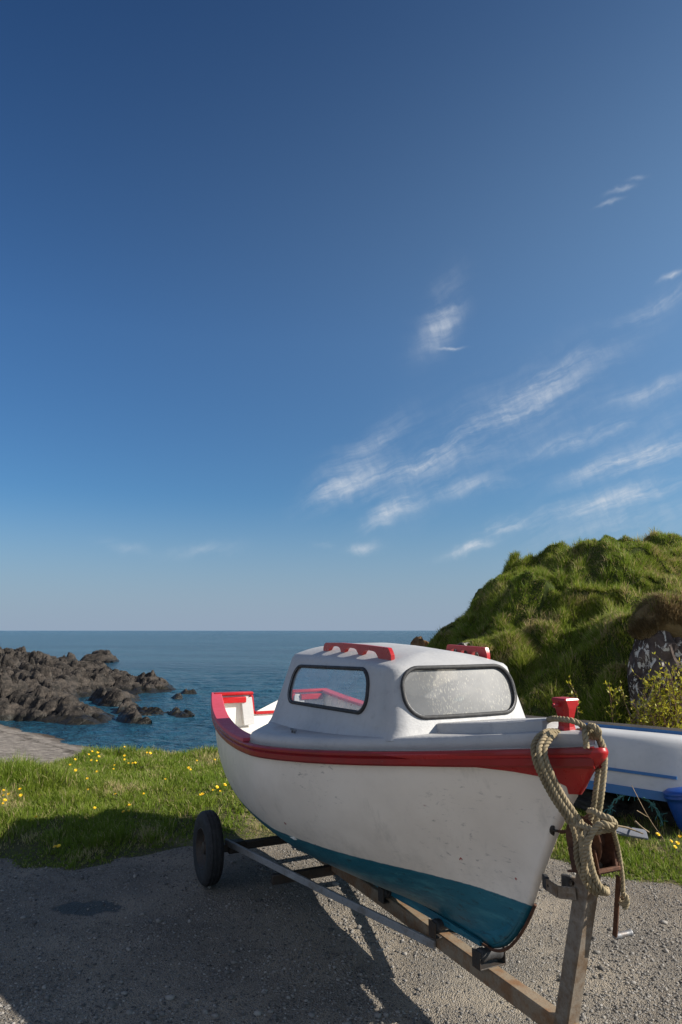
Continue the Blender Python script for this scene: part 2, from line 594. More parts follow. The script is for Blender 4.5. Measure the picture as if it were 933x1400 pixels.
ground = fast_mesh('ground', np.stack([GX, GY, GZ], -1).reshape(-1, 3), quads, ground_material(), loops=4)
ground['kind'] = 'structure'
gm = grass_mask(GX, GY) * (GZ > -1.6)
a = ground.data.attributes.new('grass', 'FLOAT', 'POINT')
a.data.foreach_set('value', gm.astype(np.float32).ravel())
ground.data.polygons.foreach_set('use_smooth', [True] * len(ground.data.polygons))

# ------------------------------------------------------------------ sea
def sea_material():
    m, t, p = material('sea_water')
    pos = t.pos()
    mp = t.new('ShaderNodeMapping'); mp.inputs['Rotation'].default_value = (0, 0, R(14)); t.link(pos, mp.inputs[0])
    w1 = t.noise(.55, 5, .62, vec=mp.outputs[0], stretch=(.45, 1, 1), dist=.3)
    w2 = t.noise(2.6, 4, .6, vec=mp.outputs[0], stretch=(.5, 1, 1))
    w3 = t.noise(.09, 4, .6, vec=mp.outputs[0], stretch=(.35, 1, 1))
    h = t.math('ADD', t.math('MULTIPLY', w1, 1.1), t.math('ADD', t.math('MULTIPLY', w2, .34), t.math('MULTIPLY', w3, 2.2)))
    c = t.mix(t.ramp(t.noise(.035, 5, .6, vec=mp.outputs[0], stretch=(.3, 1, 1)), .38, .62), (.010, .048, .078), (.022, .075, .108))
    setp(t, p, c, .16, normal=t.bump(h, 1.0, 1.25))
    p.inputs['IOR'].default_value = 1.33
    return m


sx_ = axis_pts([(-26000, -2000, 2000), (-2000, -100, 190), (-100, -46, 6), (-46, 10, .24), (10, 100, 9), (100, 2000, 190), (2000, 26000, 2000)])
sy_ = axis_pts([(12, 28, 4), (28, 60, .15), (60, 110, .45), (110, 200, 3), (200, 400, 20), (400, 4000, 300), (4000, 30000, 2000)])
SX, SY = np.meshgrid(sx_, sy_, indexing='ij')
rot = R(16)
wu = SX * math.cos(rot) + SY * math.sin(rot); wv = -SX * math.sin(rot) + SY * math.cos(rot)
near_ = sm(SY, 110, 60) * sm(SX, -48, -44) * sm(SX, 14, 9)
SZ = -3.0 + near_ * (.16 * (fbm(wu * .22, wv * .62, 3, 401) - .5) + .12 * (fbm(wu * .75, wv * 1.7, 3, 405) - .5))
sea = fast_mesh('sea', np.stack([SX, SY, SZ], -1).reshape(-1, 3), np.array(grid_faces(len(sx_), len(sy_))), sea_material(), loops=4)
sea.data.polygons.foreach_set('use_smooth', [True] * len(sea.data.polygons))
sea['kind'] = 'structure'

# ------------------------------------------------------------------ shore rocks
def rock_material(name, dark, light, warm, lichen=.0):
    m, t, p = material(name)
    pos = t.coord()
    n1 = t.noise(1.1, 7, .65, vec=pos, stretch=(1, 1, 2.4)); n2 = t.noise(7, 7, .72, vec=pos)
    c = t.mix(t.ramp(n1, .36, .66), dark, light)
    c = t.mix(t.ramp(n2, .5, .72, 0, .55), c, warm)
    c = t.mix(t.ramp(t.noise(2.6, 5, .7, vec=pos), .56, .72, 0, .6), c, tuple(x * .4 for x in dark))
    if lichen:
        c = t.mix(t.ramp(t.noise(8.5, 6, .7, vec=pos, dist=.7, stretch=(1, 1, .55)), .545, .585, 0, lichen), c, (.50, .47, .42))
    rough_ = .85
    if not lichen:      # wet weedy band just above the water
        sz_ = t.new('ShaderNodeSeparateXYZ'); t.link(t.pos(), sz_.inputs[0])
        wet_ = t.ramp(t.math('ADD', sz_.outputs[2], t.math('MULTIPLY', t.noise(.6, 4, .6, vec=pos), -.5)), -2.80, -3.0)
        c = t.mix(t.math('MULTIPLY', wet_, .8), c, (.010, .010, .007)); rough_ = t.ramp(wet_, 0, 1, .85, .4)
    h = t.math('ADD', t.math('MULTIPLY', n2, .6), t.voronoi(3.2, pos, 'DISTANCE_TO_EDGE'))
    setp(t, p, c, rough_, normal=t.bump(h, .9, .10 if not lichen else .03), spec=.25)
    return m


M['shore_rock'] = rock_material('shore_rock', (.011, .010, .009), (.052, .043, .036), (.14, .115, .092))
M['lichen_rock'] = rock_material('lichen_rock', (.035, .026, .024), (.10, .075, .065), (.14, .10, .085), .95)


def blocky(x, y, k):
    """tilted angular blocks of several sizes (bedding dips to one side)"""
    z = 0
    for sc, am, kk in ((.30, .95, 0), (.75, .55, 40), (1.7, .24, 80), (3.6, .12, 120)):
        f1, f2, cid, c2, ox, oy = cells(x * sc * .8 + .35 * y * sc, y * sc * 1.25, k + kk)
        crack = sm(f2 - f1, .0, .16)
        z = z + am * ((cid - .25) + .55 * (ox * (c2 - .2) - oy * (cid - .3)) - .5 * (1 - crack))
    return z


def inside(px, py, poly):
    r = np.zeros(px.shape, bool); n = len(poly)
    for i in range(n):
        x0, y0 = poly[i]; x1, y1 = poly[(i + 1) % n]
        c = ((y0 > py) != (y1 > py)) & (px < (x1 - x0) * (py - y0) / (y1 - y0 + 1e-9) + x0)
        r ^= c
    return r


def polydist(px, py, poly):
    d = np.full(px.shape, 1e9)
    for i in range(len(poly)):
        a = np.array(poly[i]); b = np.array(poly[(i + 1) % len(poly)]); ab = b - a
        u = np.clip(((px - a[0]) * ab[0] + (py - a[1]) * ab[1]) / (ab @ ab), 0, 1)
        d = np.minimum(d, np.hypot(px - a[0] - u * ab[0], py - a[1] - u * ab[1]))
    return d


def rock_mass(name, foot_px, height, slope, seed, step, label, cat='rocks', group=None, amp=1.0):
    """rock standing in the sea: footprint outline at sea level, crest height as function of (x, y)"""
    poly = [tuple(atz(u, v, -3.0)[:2]) for u, v in foot_px]
    P = np.array(poly)
    x = np.arange(P[:, 0].min() - step, P[:, 0].max() + step, step)
    ys = step * 1.35
    y = np.arange(P[:, 1].min() - ys, P[:, 1].max() + ys, ys)
    X, Y = np.meshgrid(x, y, indexing='ij')
    X = X + (fbm(X * .7, Y * .7, 2, seed + 9) - .5) * step * .8
    d = polydist(X, Y, poly) * np.where(inside(X, Y, poly), 1, -1)
    d = d + (fbm(X * .8, Y * .5, 3, seed) - .5) * min(1.6, slope * 1.2)
    rise = np.clip(d / slope, -1, 1)
    H = height(X, Y) if callable(height) else height
    b = blocky(X, Y, seed)
    Z = -3.0 + np.where(rise > 0, np.clip(rise, 0, 1) ** .6 * H * (.46 + .50 * b * amp) + rise * .45 * b, rise * .8)
    Z = np.maximum(Z, -3.7)
    me = fast_mesh(name, np.stack([X, Y, Z], -1).reshape(-1, 3), np.array(grid_faces(*X.shape)), M['shore_rock'], loops=4)
    # drop what is fully below water
    bm = bmesh.new(); bm.from_mesh(me.data)
    bmesh.ops.delete(bm, geom=[v for v in bm.verts if v.co.z < -3.5], context='VERTS')
    bmesh.ops.delete(bm, geom=[v for v in bm.verts if not v.link_faces], context='VERTS')
    bm.to_mesh(me.data); bm.free()
    return tag(me, label, cat, group)


def head_h(X, Y):
    b = X / Y                                   # bearing from the yard: the ridge falls towards the point
    return np.interp(b, [-.9, -.52, -.47, -.40, -.33, -.27, -.24], [3.9, 3.0, 2.1, 1.2, .95, .85, .7]) * np.interp(Y, [30, 38, 50, 60, 75], [.55, .85, 1.0, 1.0, .9])


rock_mass('rocky_headland', [(-160, 996), (-60, 990), (-10, 986), (20, 985), (45, 990), (100, 991), (150, 988), (158, 980), (130, 972), (105, 962), (110, 954), (160, 949),
                             (205, 948), (238, 946), (243, 940), (200, 934), (160, 925), (100, 912), (40, 904), (-60, 900), (-200, 900)],
          head_h, 1.9, 3, .13, 'dark craggy rock headland reaching into the sea beside the shingle beach')
rock_mass('sea_rock', [(158, 978), (172, 969), (196, 970), (231, 974), (225, 978), (196, 980), (206, 990), (172, 992)], .75, .7, 21, .10,
          'low jagged reef of dark rock just off the headland, awash at its near edge', 'reef')
rock_mass('sea_rock', [(225, 977), (240, 973), (266, 977), (262, 981), (240, 981)], .5, .5, 33, .09,
          'short row of dark boulders at the outer end of the low reef', 'reef')
rock_mass('sea_rock', [(120, 958), (160, 955), (190, 957), (170, 966), (140, 966)], .5, .7, 45, .12,
          'flat dark ledge in the calm water behind the reef', 'ledge')
rock_mass('sea_rock', [(150, 955), (188, 952), (190, 955), (160, 958)], .45, .5, 47, .12, 'narrow weed covered ledge under the headland point', 'ledge')
rock_mass('sea_rock', [(68, 904), (86, 902), (106, 903), (104, 905.5), (70, 905.5)], 1.0, 1.2, 51, .35, 'low far skerry out at sea, nearer the left of the two', 'skerry')
rock_mass('sea_rock', [(104, 905), (128, 904), (150, 902), (163, 904), (150, 906.3), (110, 906)], 1.3, 1.3, 55, .35, 'longest far skerry out at sea with a peaked right end', 'skerry')
rock_mass('sea_rock', [(118, 917), (150, 915), (156, 918), (140, 920)], .9, .9, 61, .25, 'flat rock just beyond the crest of the headland', 'skerry')
rock_mass('sea_rock', [(234, 954), (248, 952.5), (250, 955), (238, 956)], .45, .4, 63, .1, 'small lone rock beyond the headland tip', 'sea rock')
rock_mass('sea_rock', [(246, 948), (270, 947), (271, 949), (250, 949.5)], .3, .4, 65, .12, 'thin line of wave washed rock far off the headland tip', 'sea rock')

# low foot of the cliff beyond the hill, orange with lichen
M['orange_rock'] = rock_material('orange_lichen_rock', (.10, .06, .03), (.22, .13, .06), (.30, .17, .06))

# ------------------------------------------------------------------ hill
HX = [-3, .6, 1.5, 2.0, 2.3, 2.75, 3.2, 3.6, 3.85, 4.2, 4.8, 5.3, 6.2, 7.2, 8.2, 10, 14, 24]
HZ = [-4.5, -3.0, -.6, .8, 1.45, 1.95, 2.5, 2.85, 3.2, 3.45, 3.75, 3.85, 3.9, 3.9, 4.0, 4.3, 5.0, 6.0]


def hill_base(x, y):
    hc = np.interp(x, HX, HZ)
    yc = 17.0 + .12 * (x - 4)
    yf = 10.4 + .9 * sm(x, 3.6, 1.5)
    q = np.clip((y - yf) / (yc - yf), -.4, 1)
    r = np.where(q > 0, 1 - (1 - q) ** 1.55, 0)
    z = .05 + (hc - .05) * r - np.clip(-q, 0, 1) * 1.5
    z = z - np.clip(y - yc - .8, 0, 14) * .42
    return z


def hill_z(x, y):
    z = hill_base(x, y)
    # turf hummocks: rounded lumps, drawn out downslope
    wx = x + 1.3 * (fbm(x * .8, y * .8, 3, 71) - .5) + .35 * y; wy = y + 1.3 * (fbm(x * .8, y * .8, 3, 72) - .5) - .2 * x
    f1, f2, cid, _, _, _ = cells(wx * .72, wy * .50, 70)
    lump = np.sqrt(np.clip(1 - (f1 / .85) ** 2, 0, 1)) * (.35 + .65 * cid)
    f1, f2, cid, _, _, _ = cells(wx * 1.55 + 5, wy * 1.25, 75)
    lump2 = np.sqrt(np.clip(1 - (f1 / .9) ** 2, 0, 1)) * (.2 + .8 * cid)
    k = sm(y, 10.2, 11.6)
    z = z + k * (.70 * lump + .36 * lump2 - .48 + .55 * (fbm(x * 1.9, y * 1.5, 4, 78) - .5) + .35 * (fbm(x * .45, y * .45, 3, 77) - .5))
    # broad turf folds running down towards the left
    fold = 1 - np.abs(2 * fbm((x - .75 * (y - 10)) * .16 + 3.1, (y + .75 * x) * .52, 2, 151) - 1) * 1.9
    z = z + k * sm(x, 2.5, 4.6) * .72 * (fold - .62)
    # a spur running down to the left below the rock, its near side in shade
    sp = np.exp(-((y - (11.3 + .55 * (x - 3.0))) / .55) ** 2) * sm(x, 2.4, 3.6) * sm(x, 5.6, 4.6)
    # ground banked up behind the rock pillar
    bank = 1.45 * np.exp(-(((x - 4.95) / .75) ** 2 + ((y - 11.35) / .8) ** 2))
    bank = bank + 1.0 * np.exp(-(((x - 4.1) / .45) ** 2 + ((y - 10.6) / .42) ** 2))
    return z + .45 * sp + bank


hx = np.r_[np.arange(1.0, 1.5, .1), np.arange(1.5, 10.5, .07), np.arange(10.5, 30, .6)]
hy = np.r_[np.arange(9.2, 10, .1), np.arange(10, 19.5, .075), np.arange(19.5, 40, .8)]
XH, YH = np.meshgrid(hx, hy, indexing='ij')
ZH = hill_z(XH, YH)


def hill_material():
    m, t, p = material('hill_turf')
    pos = t.pos()
    c = t.mix(t.noise(1.2, 6, .65, vec=pos), (.035, .05, .012), (.06, .075, .02))
    c = t.mix(t.ramp(t.noise(9, 5, .65, vec=pos), .5, .68, 0, .7), c, (.085, .07, .035))
    setp(t, p, c, .95, normal=t.bump(t.noise(18, 6, .7, vec=pos), .8, .06), spec=.1)
    return m


hill = fast_mesh('hill', np.stack([XH, YH, ZH], -1).reshape(-1, 3), np.array(grid_faces(*XH.shape)), hill_material(), loops=4)
hill['kind'] = 'structure'
hill.data.polygons.foreach_set('use_smooth', [True] * len(hill.data.polygons))


# ------------------------------------------------------------------ grass blades
def blade_material(name, greens, straw, straw_amt, scale):
    m, t, p = material(name)
    g = t.new('ShaderNodeNewGeometry'); rnd = g.outputs['Random Per Island']; pos = g.outputs['Position']
    c = t.mix(rnd, greens[0], greens[1])
    c = t.mix(t.ramp(t.noise(scale, 4, .6, vec=pos), .4, .65), c, greens[2])
    dry = t.math('ADD', t.math('MULTIPLY', t.ramp(t.noise(scale * 1.7, 4, .6, vec=pos), .52, .70), .6), straw_amt)
    r2 = t.math('FRACT', t.math('MULTIPLY', rnd, 37.7))
    c = t.mix(t.math('LESS_THAN', r2, dry), c, straw)
    setp(t, p, c, .55, spec=.25)
    tl = t.new('ShaderNodeBsdfTranslucent'); t.link(c, tl.inputs[0])
    ms = t.new('ShaderNodeMixShader'); ms.inputs[0].default_value = .45
    t.link(p.outputs[0], ms.inputs[1]); t.link(tl.outputs[0], ms.inputs[2])
    t.link(ms.outputs[0], t.n['Material Output'].inputs[0])
    return m


M['grass'] = blade_material('grass_blades', ((.085, .140, .012), (.23, .285, .035), (.15, .22, .022)), (.46, .38, .19), .08, 1.1)
M['hill_grass'] = blade_material('hill_grass_blades', ((.085, .130, .012), (.32, .36, .055), (.17, .235, .026)), (.44, .34, .17), .11, .7)
M['dead_grass'] = blade_material('dead_grass_blades', ((.14, .095, .045), (.24, .17, .085), (.18, .125, .06)), (.30, .23, .13), .2, 2)


def blades(name, x, y, z, hgt, wid, mat, lean=.55, wind=(0.15, 0.0), nrm=None, seg=2):
    n = len(x)
    az = rng.uniform(0, 2 * np.pi, n)
    face = np.stack([np.cos(az), np.sin(az), np.zeros(n)], 1)
    la = rng.uniform(0, 2 * np.pi, n)
    lm = rng.uniform(.1, 1, n) * lean
    dirx = np.cos(la) * lm + wind[0]; diry = np.sin(la) * lm + wind[1]
    if nrm is not None:
        dirx = dirx + nrm[:, 0] * .7; diry = diry + nrm[:, 1] * .7
    base = np.stack([x, y, z - .01], 1)
    h = hgt[:, None]
    mid = base + h * np.stack([dirx * .35, diry * .35, np.full(n, .55)], 1)
    droop = 1 - .35 * np.hypot(dirx, diry)
    tip = base + h * np.stack([dirx * 1.0, diry * 1.0, np.clip(droop, .25, 1)], 1)
    w = wid[:, None] * face
    if seg == 2:
        V = np.stack([base - w, base + w, mid + w * .75, mid - w * .75, tip], 1).reshape(-1, 3)
        k = np.arange(n)[:, None] * 5
        F = np.concatenate([k + np.array([[0, 1, 2]]), k + np.array([[0, 2, 3]]), k + np.array([[3, 2, 4]])], 0)
    else:
        V = np.stack([base - w, base + w, tip], 1).reshape(-1, 3)
        F = np.arange(n)[:, None] * 3 + np.array([[0, 1, 2]])
    o = fast_mesh(name, V, F, mat)
    o['kind'] = 'stuff'
    return o


def scatter_bank(n, x0, x1, y0, y1):
    y = y0 + (y1 - y0) * rng.uniform(0, 1, n) ** 1.25
    x = rng.uniform(x0, x1, n)
    # gather into clumps
    cx = np.round(x / .07) * .07 + (_hash(np.round(x / .07), np.round(y / .07), 3) - .5) * .07
    cy = np.round(y / .07) * .07 + (_hash(np.round(x / .07), np.round(y / .07), 4) - .5) * .07
    k = rng.uniform(0, .75, n)
    x = x + (cx - x) * k; y = y + (cy - y) * k
    keep = (grass_mask(x, y) > rng.uniform(.25, .95, n)) & (fbm(x * 1.3, y * 1.3, 3, 90) > rng.uniform(.1, .5, n))
    return x[keep], y[keep]


def bank_height(x, y):
    h = .03 + .16 * fbm(x * 2.4, y * 2.4, 3, 95) ** 1.9
    h = h + .12 * np.exp(-(((x + 4.0) / 1.2) ** 2 + ((y - 8.4) / .75) ** 2))
    h = h + .05 * sm(y, 10.0, 11.0) * (.4 + fbm(x * 2, y * 2, 2, 96))
    h = h * (.45 + .55 * sm(y - y_edge(x), 0, .8))
    return h


bx, by = scatter_bank(420000, -8.6, 2.6, 5.9, 12.1)
vis = (np.abs(bx) < by * .56 + .3)
bx, by = bx[vis], by[vis]
bh = bank_height(bx, by) * rng.uniform(.55, 1.35, len(bx))
blades('bank_grass', bx, by, ground_z(bx, by), bh, .0021 + .0014 * rng.uniform(0, 1, len(bx)) + .0004 * (by - 6), M['grass'], lean=.95, wind=(-.12, .05))
vx, vy = scatter_bank(150000, 1.2, 6.2, 5.4, 10.2)
vis = (np.abs(vx) < vy * .56 + .3)
vis &= ~((vy > 7.15 - .25 * (vx - 3)) & (vx > 1.7) & (rng.uniform(0, 1, len(vx)) < .86))
vx, vy = vx[vis], vy[vis]
vh = (.05 + .09 * fbm(vx * 2, vy * 2, 3, 97)) * rng.uniform(.5, 1.3, len(vx)) * (.5 + .5 * sm(vy - y_edge(vx), 0, .5))
blades('verge_grass', vx, vy, ground_z(vx, vy), vh, .0022 + .0014 * rng.uniform(0, 1, len(vx)), M['grass'], lean=.95, wind=(-.1, .05))

n = 520000
x = rng.uniform(1.4, 10.4, n); y = 10.2 + 9.0 * rng.uniform(0, 1, n) ** 1.15
vis = (x < y * .56 + .4)
x, y = x[vis], y[vis]
e = .06
zx = (hill_z(x + e, y) - hill_z(x - e, y)) / (2 * e); zy = (hill_z(x, y + e) - hill_z(x, y - e)) / (2 * e)
nn = np.stack([-zx, -zy, np.ones_like(zx)], 1); nn /= np.linalg.norm(nn, axis=1)[:, None]
hh = (.035 + .36 * fbm(x * 1.5, y * 1.5, 3, 99) ** 3.2) * rng.uniform(.5, 1.3, len(x))
blades('hill_grass', x, y, hill_z(x, y), hh, .0055 + .003 * rng.uniform(0, 1, len(x)), M['hill_grass'], lean=.6, nrm=nn, wind=(.1, -.1), seg=1)

def tufts(name, cx, cy, zf, per, h0, h1, mat, spread, wid, lean=1.0):
    k = len(cx)
    x = np.repeat(cx, per) + rng.normal(0, spread, k * per); y = np.repeat(cy, per) + rng.normal(0, spread, k * per)
    hh_ = np.repeat(rng.uniform(h0, h1, k), per) * rng.uniform(.5, 1.15, k * per)
    out = np.stack([(x - np.repeat(cx, per)), (y - np.repeat(cy, per)), np.zeros(k * per)], 1) / (spread * 2.2)
    return blades(name, x, y, zf(x, y), hh_, np.full(k * per, wid), mat, lean=lean * .5, wind=(-.1, -.05), nrm=out * lean)


tx = rng.uniform(1.6, 9.8, 1500); ty = rng.uniform(10.5, 18.6, 1500)
ok_ = (tx < ty * .56 + .3) & (fbm(tx * .9, ty * .9, 2, 140) > .45)
tufts('hill_grass', tx[ok_], ty[ok_], hill_z, 60, .12, .30, M['hill_grass'], .055, .005)
tx = rng.uniform(-7, 2, 420); ty = rng.uniform(6.6, 11.2, 420)
ok_ = (np.abs(tx) < ty * .56 + .3) & (ty > y_edge(tx) + .25)
tufts('bank_grass', tx[ok_], ty[ok_], ground_z, 60, .07, .19, M['grass'], .045, .0026)

# loose stones on the yard
def stones(n, name):
    ico = bmesh.new(); bmesh.ops.create_icosphere(ico, subdivisions=1, radius=1)
    base = np.array([v.co[:] for v in ico.verts]); ico.verts.ensure_lookup_table()
    tri = np.array([[v.index for v in f.verts] for f in ico.faces]); ico.free()
    y = 3.2 + 3.9 * rng.uniform(0, 1, n) ** 1.4
    x = rng.uniform(-1, 1, n) * (y * .54 + .2)
    keep = (grass_mask(x, y) < .5) & (fbm(x * 1.1, y * 1.1, 3, 61) > rng.uniform(.2, .62, n))
    x, y = x[keep], y[keep]; k = len(x)
    s = .0035 + .0085 * rng.uniform(0, 1, k) ** 3 + .014 * (rng.uniform(0, 1, k) > .992)
    sc = s[:, None] * rng.uniform(.6, 1.35, (k, 3)) * np.array([1, 1, .62])
    a = rng.uniform(0, 2 * np.pi, k); ca, sa = np.cos(a), np.sin(a)
    V = base[None] * (1 + .28 * (rng.uniform(0, 1, (k, len(base), 1)) - .5)) * sc[:, None]
    V = np.stack([V[..., 0] * ca[:, None] - V[..., 1] * sa[:, None], V[..., 0] * sa[:, None] + V[..., 1] * ca[:, None], V[..., 2]], -1)
    V = V + np.stack([x, y, ground_z(x, y) + s * .15], -1)[:, None]
    m, t, p = material('gravel_stone')
    g = t.new('ShaderNodeNewGeometry')
    c = t.mix(g.outputs['Random Per Island'], (.06, .057, .055), (.27, .25, .225))
    setp(t, p, c, .85, spec=.3)
    F = tri[None] + (np.arange(k) * len(base))[:, None, None]
    o = fast_mesh(name, V.reshape(-1, 3), F.reshape(-1, 3), m)
    o['kind'] = 'stuff'
    return o


stones(60000, 'gravel')

# ------------------------------------------------------------------ the cabin boat
STEM = np.array([(-3.36, 1.48), (-3.25, 1.29), (-3.16, 1.17), (-3.07, 1.03), (-2.97, .85), (-2.88, .67), (-2.81, .56), (-2.73, .46), (-2.64, .38), (-2.53, .335)])[::-1]
B_, TS, XM, NB = .892, .578, .505, 1.38
S1, RAKE = .893, .046


def beam_at(x):
    return np.where(x < XM, B_ * (1 - np.clip(1 - x / XM, 0, 1) ** NB), B_ - (B_ - TS) * np.clip((x - XM) / (1 - XM), 0, 1) ** 2)


def sheer_z(x):
    return 1.48 - .597 * x + .058 * x ** 2 + .442 * x ** 3


def hull_pt(x, v, inset=0.0):
    x = np.asarray(x, float); v = np.asarray(v, float)
    b = beam_at(x)
    zs = sheer_z(x)
    zk = .335 + (.276 - .335) * x ** 2
    k = sm(x, 0, .342); kt = sm(x, .6, 1)
    pp = 1.05 + (2.32 - 1.05) * k + (2.214 - 2.32) * kt
    qq = 1.05 + (1.697 - 1.05) * k + (1.745 - 1.697) * kt
    F = (1 - (1 - v) ** pp) ** (1 / qq)
    st = np.interp(.335 + (1.48 - .335) * v, STEM[:, 1], STEM[:, 0])
    s = st * (1 - x) + x * (S1 - RAKE * (1 - v))
    return s, np.maximum(b * F - inset, 0), zk + (zs - zk) * v


def x_of_s(s):
    xs = np.linspace(0, 1, 400)
    return np.interp(s, hull_pt(xs, np.ones(400))[0], xs)


def half(s): return beam_at(x_of_s(s))
def sheer(s): return sheer_z(x_of_s(s))


boat = empty('cabin_boat', O, BOAT_ROT)
tag(boat, 'white wooden motor boat with red gunwale, teal bottom and small grey cabin on a trailer', 'boat')

NX, NV = 70, 26
xs = np.linspace(0, 1, NX); vs = np.linspace(0, 1, NV) ** 1.15
X, V_ = np.meshgrid(xs, vs, indexing='ij')
s, t_, z = hull_pt(X, V_)
star = np.stack([s, t_, z], -1); port = np.stack([s, -t_, z], -1)
full = np.concatenate([port[:, ::-1], star[:, 1:]], 1)     # port sheer -> keel -> starboard sheer
n_, m_ = full.shape[:2]
bm = bmesh.new()
vv = [bm.verts.new(p) for p in full.reshape(-1, 3)]
for f in grid_faces(n_, m_):
    try: bm.faces.new([vv[i] for i in f])
    except ValueError: pass
bmesh.ops.remove_doubles(bm, verts=bm.verts[:], dist=.0008)
hull = bm_obj('hull', bm, M['hull'], boat, True)
# outward normals check, then thickness inwards
cen = hull.data.polygons[len(hull.data.polygons) // 4]
if cen.normal.dot(Vector((0, cen.center.y, 0))) < 0: hull.data.flip_normals()
so = hull.modifiers.new('thickness', 'SOLIDIFY'); so.thickness = .022; so.offset = -1

# transom with a notch for the outboard
tv, tz = hull_pt(np.ones(24), np.linspace(0, 1, 24))[1:]
side = list(zip(tv, tz))
zt = side[-1][1]
NOTCH, NZ = .235, 1.20
outline = [(a_, b_) for a_, b_ in side]                    # keel up starboard side
outline += [(NOTCH, zt + .004), (NOTCH - .02, NZ), (-NOTCH + .02, NZ), (-NOTCH, zt + .004)]
outline += [(-a_, b_) for a_, b_ in side[::-1][:-1]]


def transom_s(z): return S1 - RAKE * (1 - np.clip((z - .276) / (zt - .276), 0, 1))


bm = bmesh.new()
fr = [bm.verts.new((transom_s(b_) - .03, a_ * .97, b_)) for a_, b_ in outline]
bk = [bm.verts.new((transom_s(b_) + .008, a_, b_)) for a_, b_ in outline]
bm.faces.new(fr[::-1]); bm.faces.new(bk)
for i in range(len(outline)):
    j = (i + 1) % len(outline)
    bm.faces.new((fr[i], fr[j], bk[j], bk[i]))
bmesh.ops.triangulate(bm, faces=[f for f in bm.faces if len(f.verts) > 4])
transom = bm_obj('transom', bm, M['deck_white'], boat)
# red capping on the transom: two shoulders, the notch sides and its sill
bm = bmesh.new()
for sg in (1, -1):
    bar_bm(bm, (S1 - .012, sg * (NOTCH - .03), zt + .010), (S1 - .012, sg * (TS + .02), zt + .012), .085, .030, bevel=.008)
    bar_bm(bm, (S1 - .020, sg * (NOTCH - .012), zt - .01), (S1 - .030, sg * (NOTCH - .030), NZ - .01), .062, .034, up=(0, 1, 0), bevel=.006)
bar_bm(bm, (S1 - .024, NOTCH - .05, NZ + .004), (S1 - .024, -NOTCH + .05, NZ + .004), .075, .03, bevel=.006)
bm_obj('transom_capping', bm, M['red'], boat, True, 40)
for sg in (1, -1):
    bm = bmesh.new()
    box_bm(bm, (S1 - .062, sg * (TS - .17), zt - .045), (.05, .24, .055), None, .006)
    bm_obj('quarter_knee', bm, M['red'], boat, True, 40)
# notch cheek: grey boards inside, thwart and stern seat
for sg in (1, -1):
    bm = bmesh.new()
    bar_bm(bm, (S1 - .05, sg * (NOTCH + .045), zt - .03), (S1 - .09, sg * (NOTCH + .02), NZ - .10), .03, .11, up=(0, 1, 0), bevel=.004)
    bm_obj('transom_post', bm, M['grey_white'], boat, True, 40)
def plank(bm, s0, s1, z, th, inset=.03):
    ss_ = np.linspace(s0, s1, 8)
    up = []; lo = []
    for a_ in ss_:
        xx = x_of_s(a_); vz = (z - .3) / (sheer_z(xx) - .3)
        w = float(hull_pt(xx, vz)[1]) - inset
        up.append((a_, w)); lo.append((a_, -w))
    ring = up + lo[::-1]
    a1 = [bm.verts.new((p[0], p[1], z)) for p in ring]; a2 = [bm.verts.new((p[0], p[1], z - th)) for p in ring]
    bm.faces.new(a1); bm.faces.new(a2[::-1])
    for i in range(len(ring)):
        j = (i + 1) % len(ring); bm.faces.new((a1[j], a1[i], a2[i], a2[j]))
bm = bmesh.new(); plank(bm, .36, .84, 1.075, .03); bm_obj('stern_seat', bm, M['deck_white'], boat)
bm = bmesh.new(); plank(bm, -.35, -.05, 1.02, .035); bm_obj('thwart', bm, M['deck_white'], boat)
bm = bmesh.new(); plank(bm, -1.3, .72, .66, .02, .06); bm_obj('sole', bm, M['deck_white'], boat)

# rubbing strake (moulded band under the sheer), both sides
SEC = [(.000, .004), (.030, .002), (.036, -.008), (.036, -.022), (.030, -.030), (.026, -.034), (.034, -.042), (.034, -.074), (.024, -.086), (.000, -.090)]
for sg, nm in ((1, 'rubbing_strake'), (-1, 'rubbing_strake')):
    n1 = 90
    xx = np.linspace(.004, 1.0, n1)
    s0, t0, z0 = hull_pt(xx, np.ones(n1))
    path = np.stack([s0, t0], 1)
    tg = np.gradient(path, axis=0); tg /= np.linalg.norm(tg, axis=1)[:, None]
    nr = np.stack([-tg[:, 1], tg[:, 0]], 1)                # outwards on starboard
    V = []
    for i in range(n1):
        sz = np.interp(xx[i], [0, .06, .2], [1.25, 1.12, 1.0])
        for o_, dz in [(o_, dz * .84) for o_, dz in SEC]:
            vfrac = 1 + dz / (z0[i] - .3)
            tt = float(hull_pt(xx[i], vfrac)[1]) if dz < 0 else t0[i]
            V.append((s0[i] + nr[i, 0] * o_, sg * (min(tt, t0[i]) + max(nr[i, 1], .3) * o_), z0[i] + dz * sz))
    F = grid_faces(n1, len(SEC))
    F.append(tuple(range(len(SEC)))); F.append(tuple((n1 - 1) * len(SEC) + i for i in range(len(SEC)))[::-1])
    if sg < 0: F = [f[::-1] for f in F]
    o = mesh_obj(nm, V, F, M['red_dark'], boat)
    bez_smooth(o, 35)

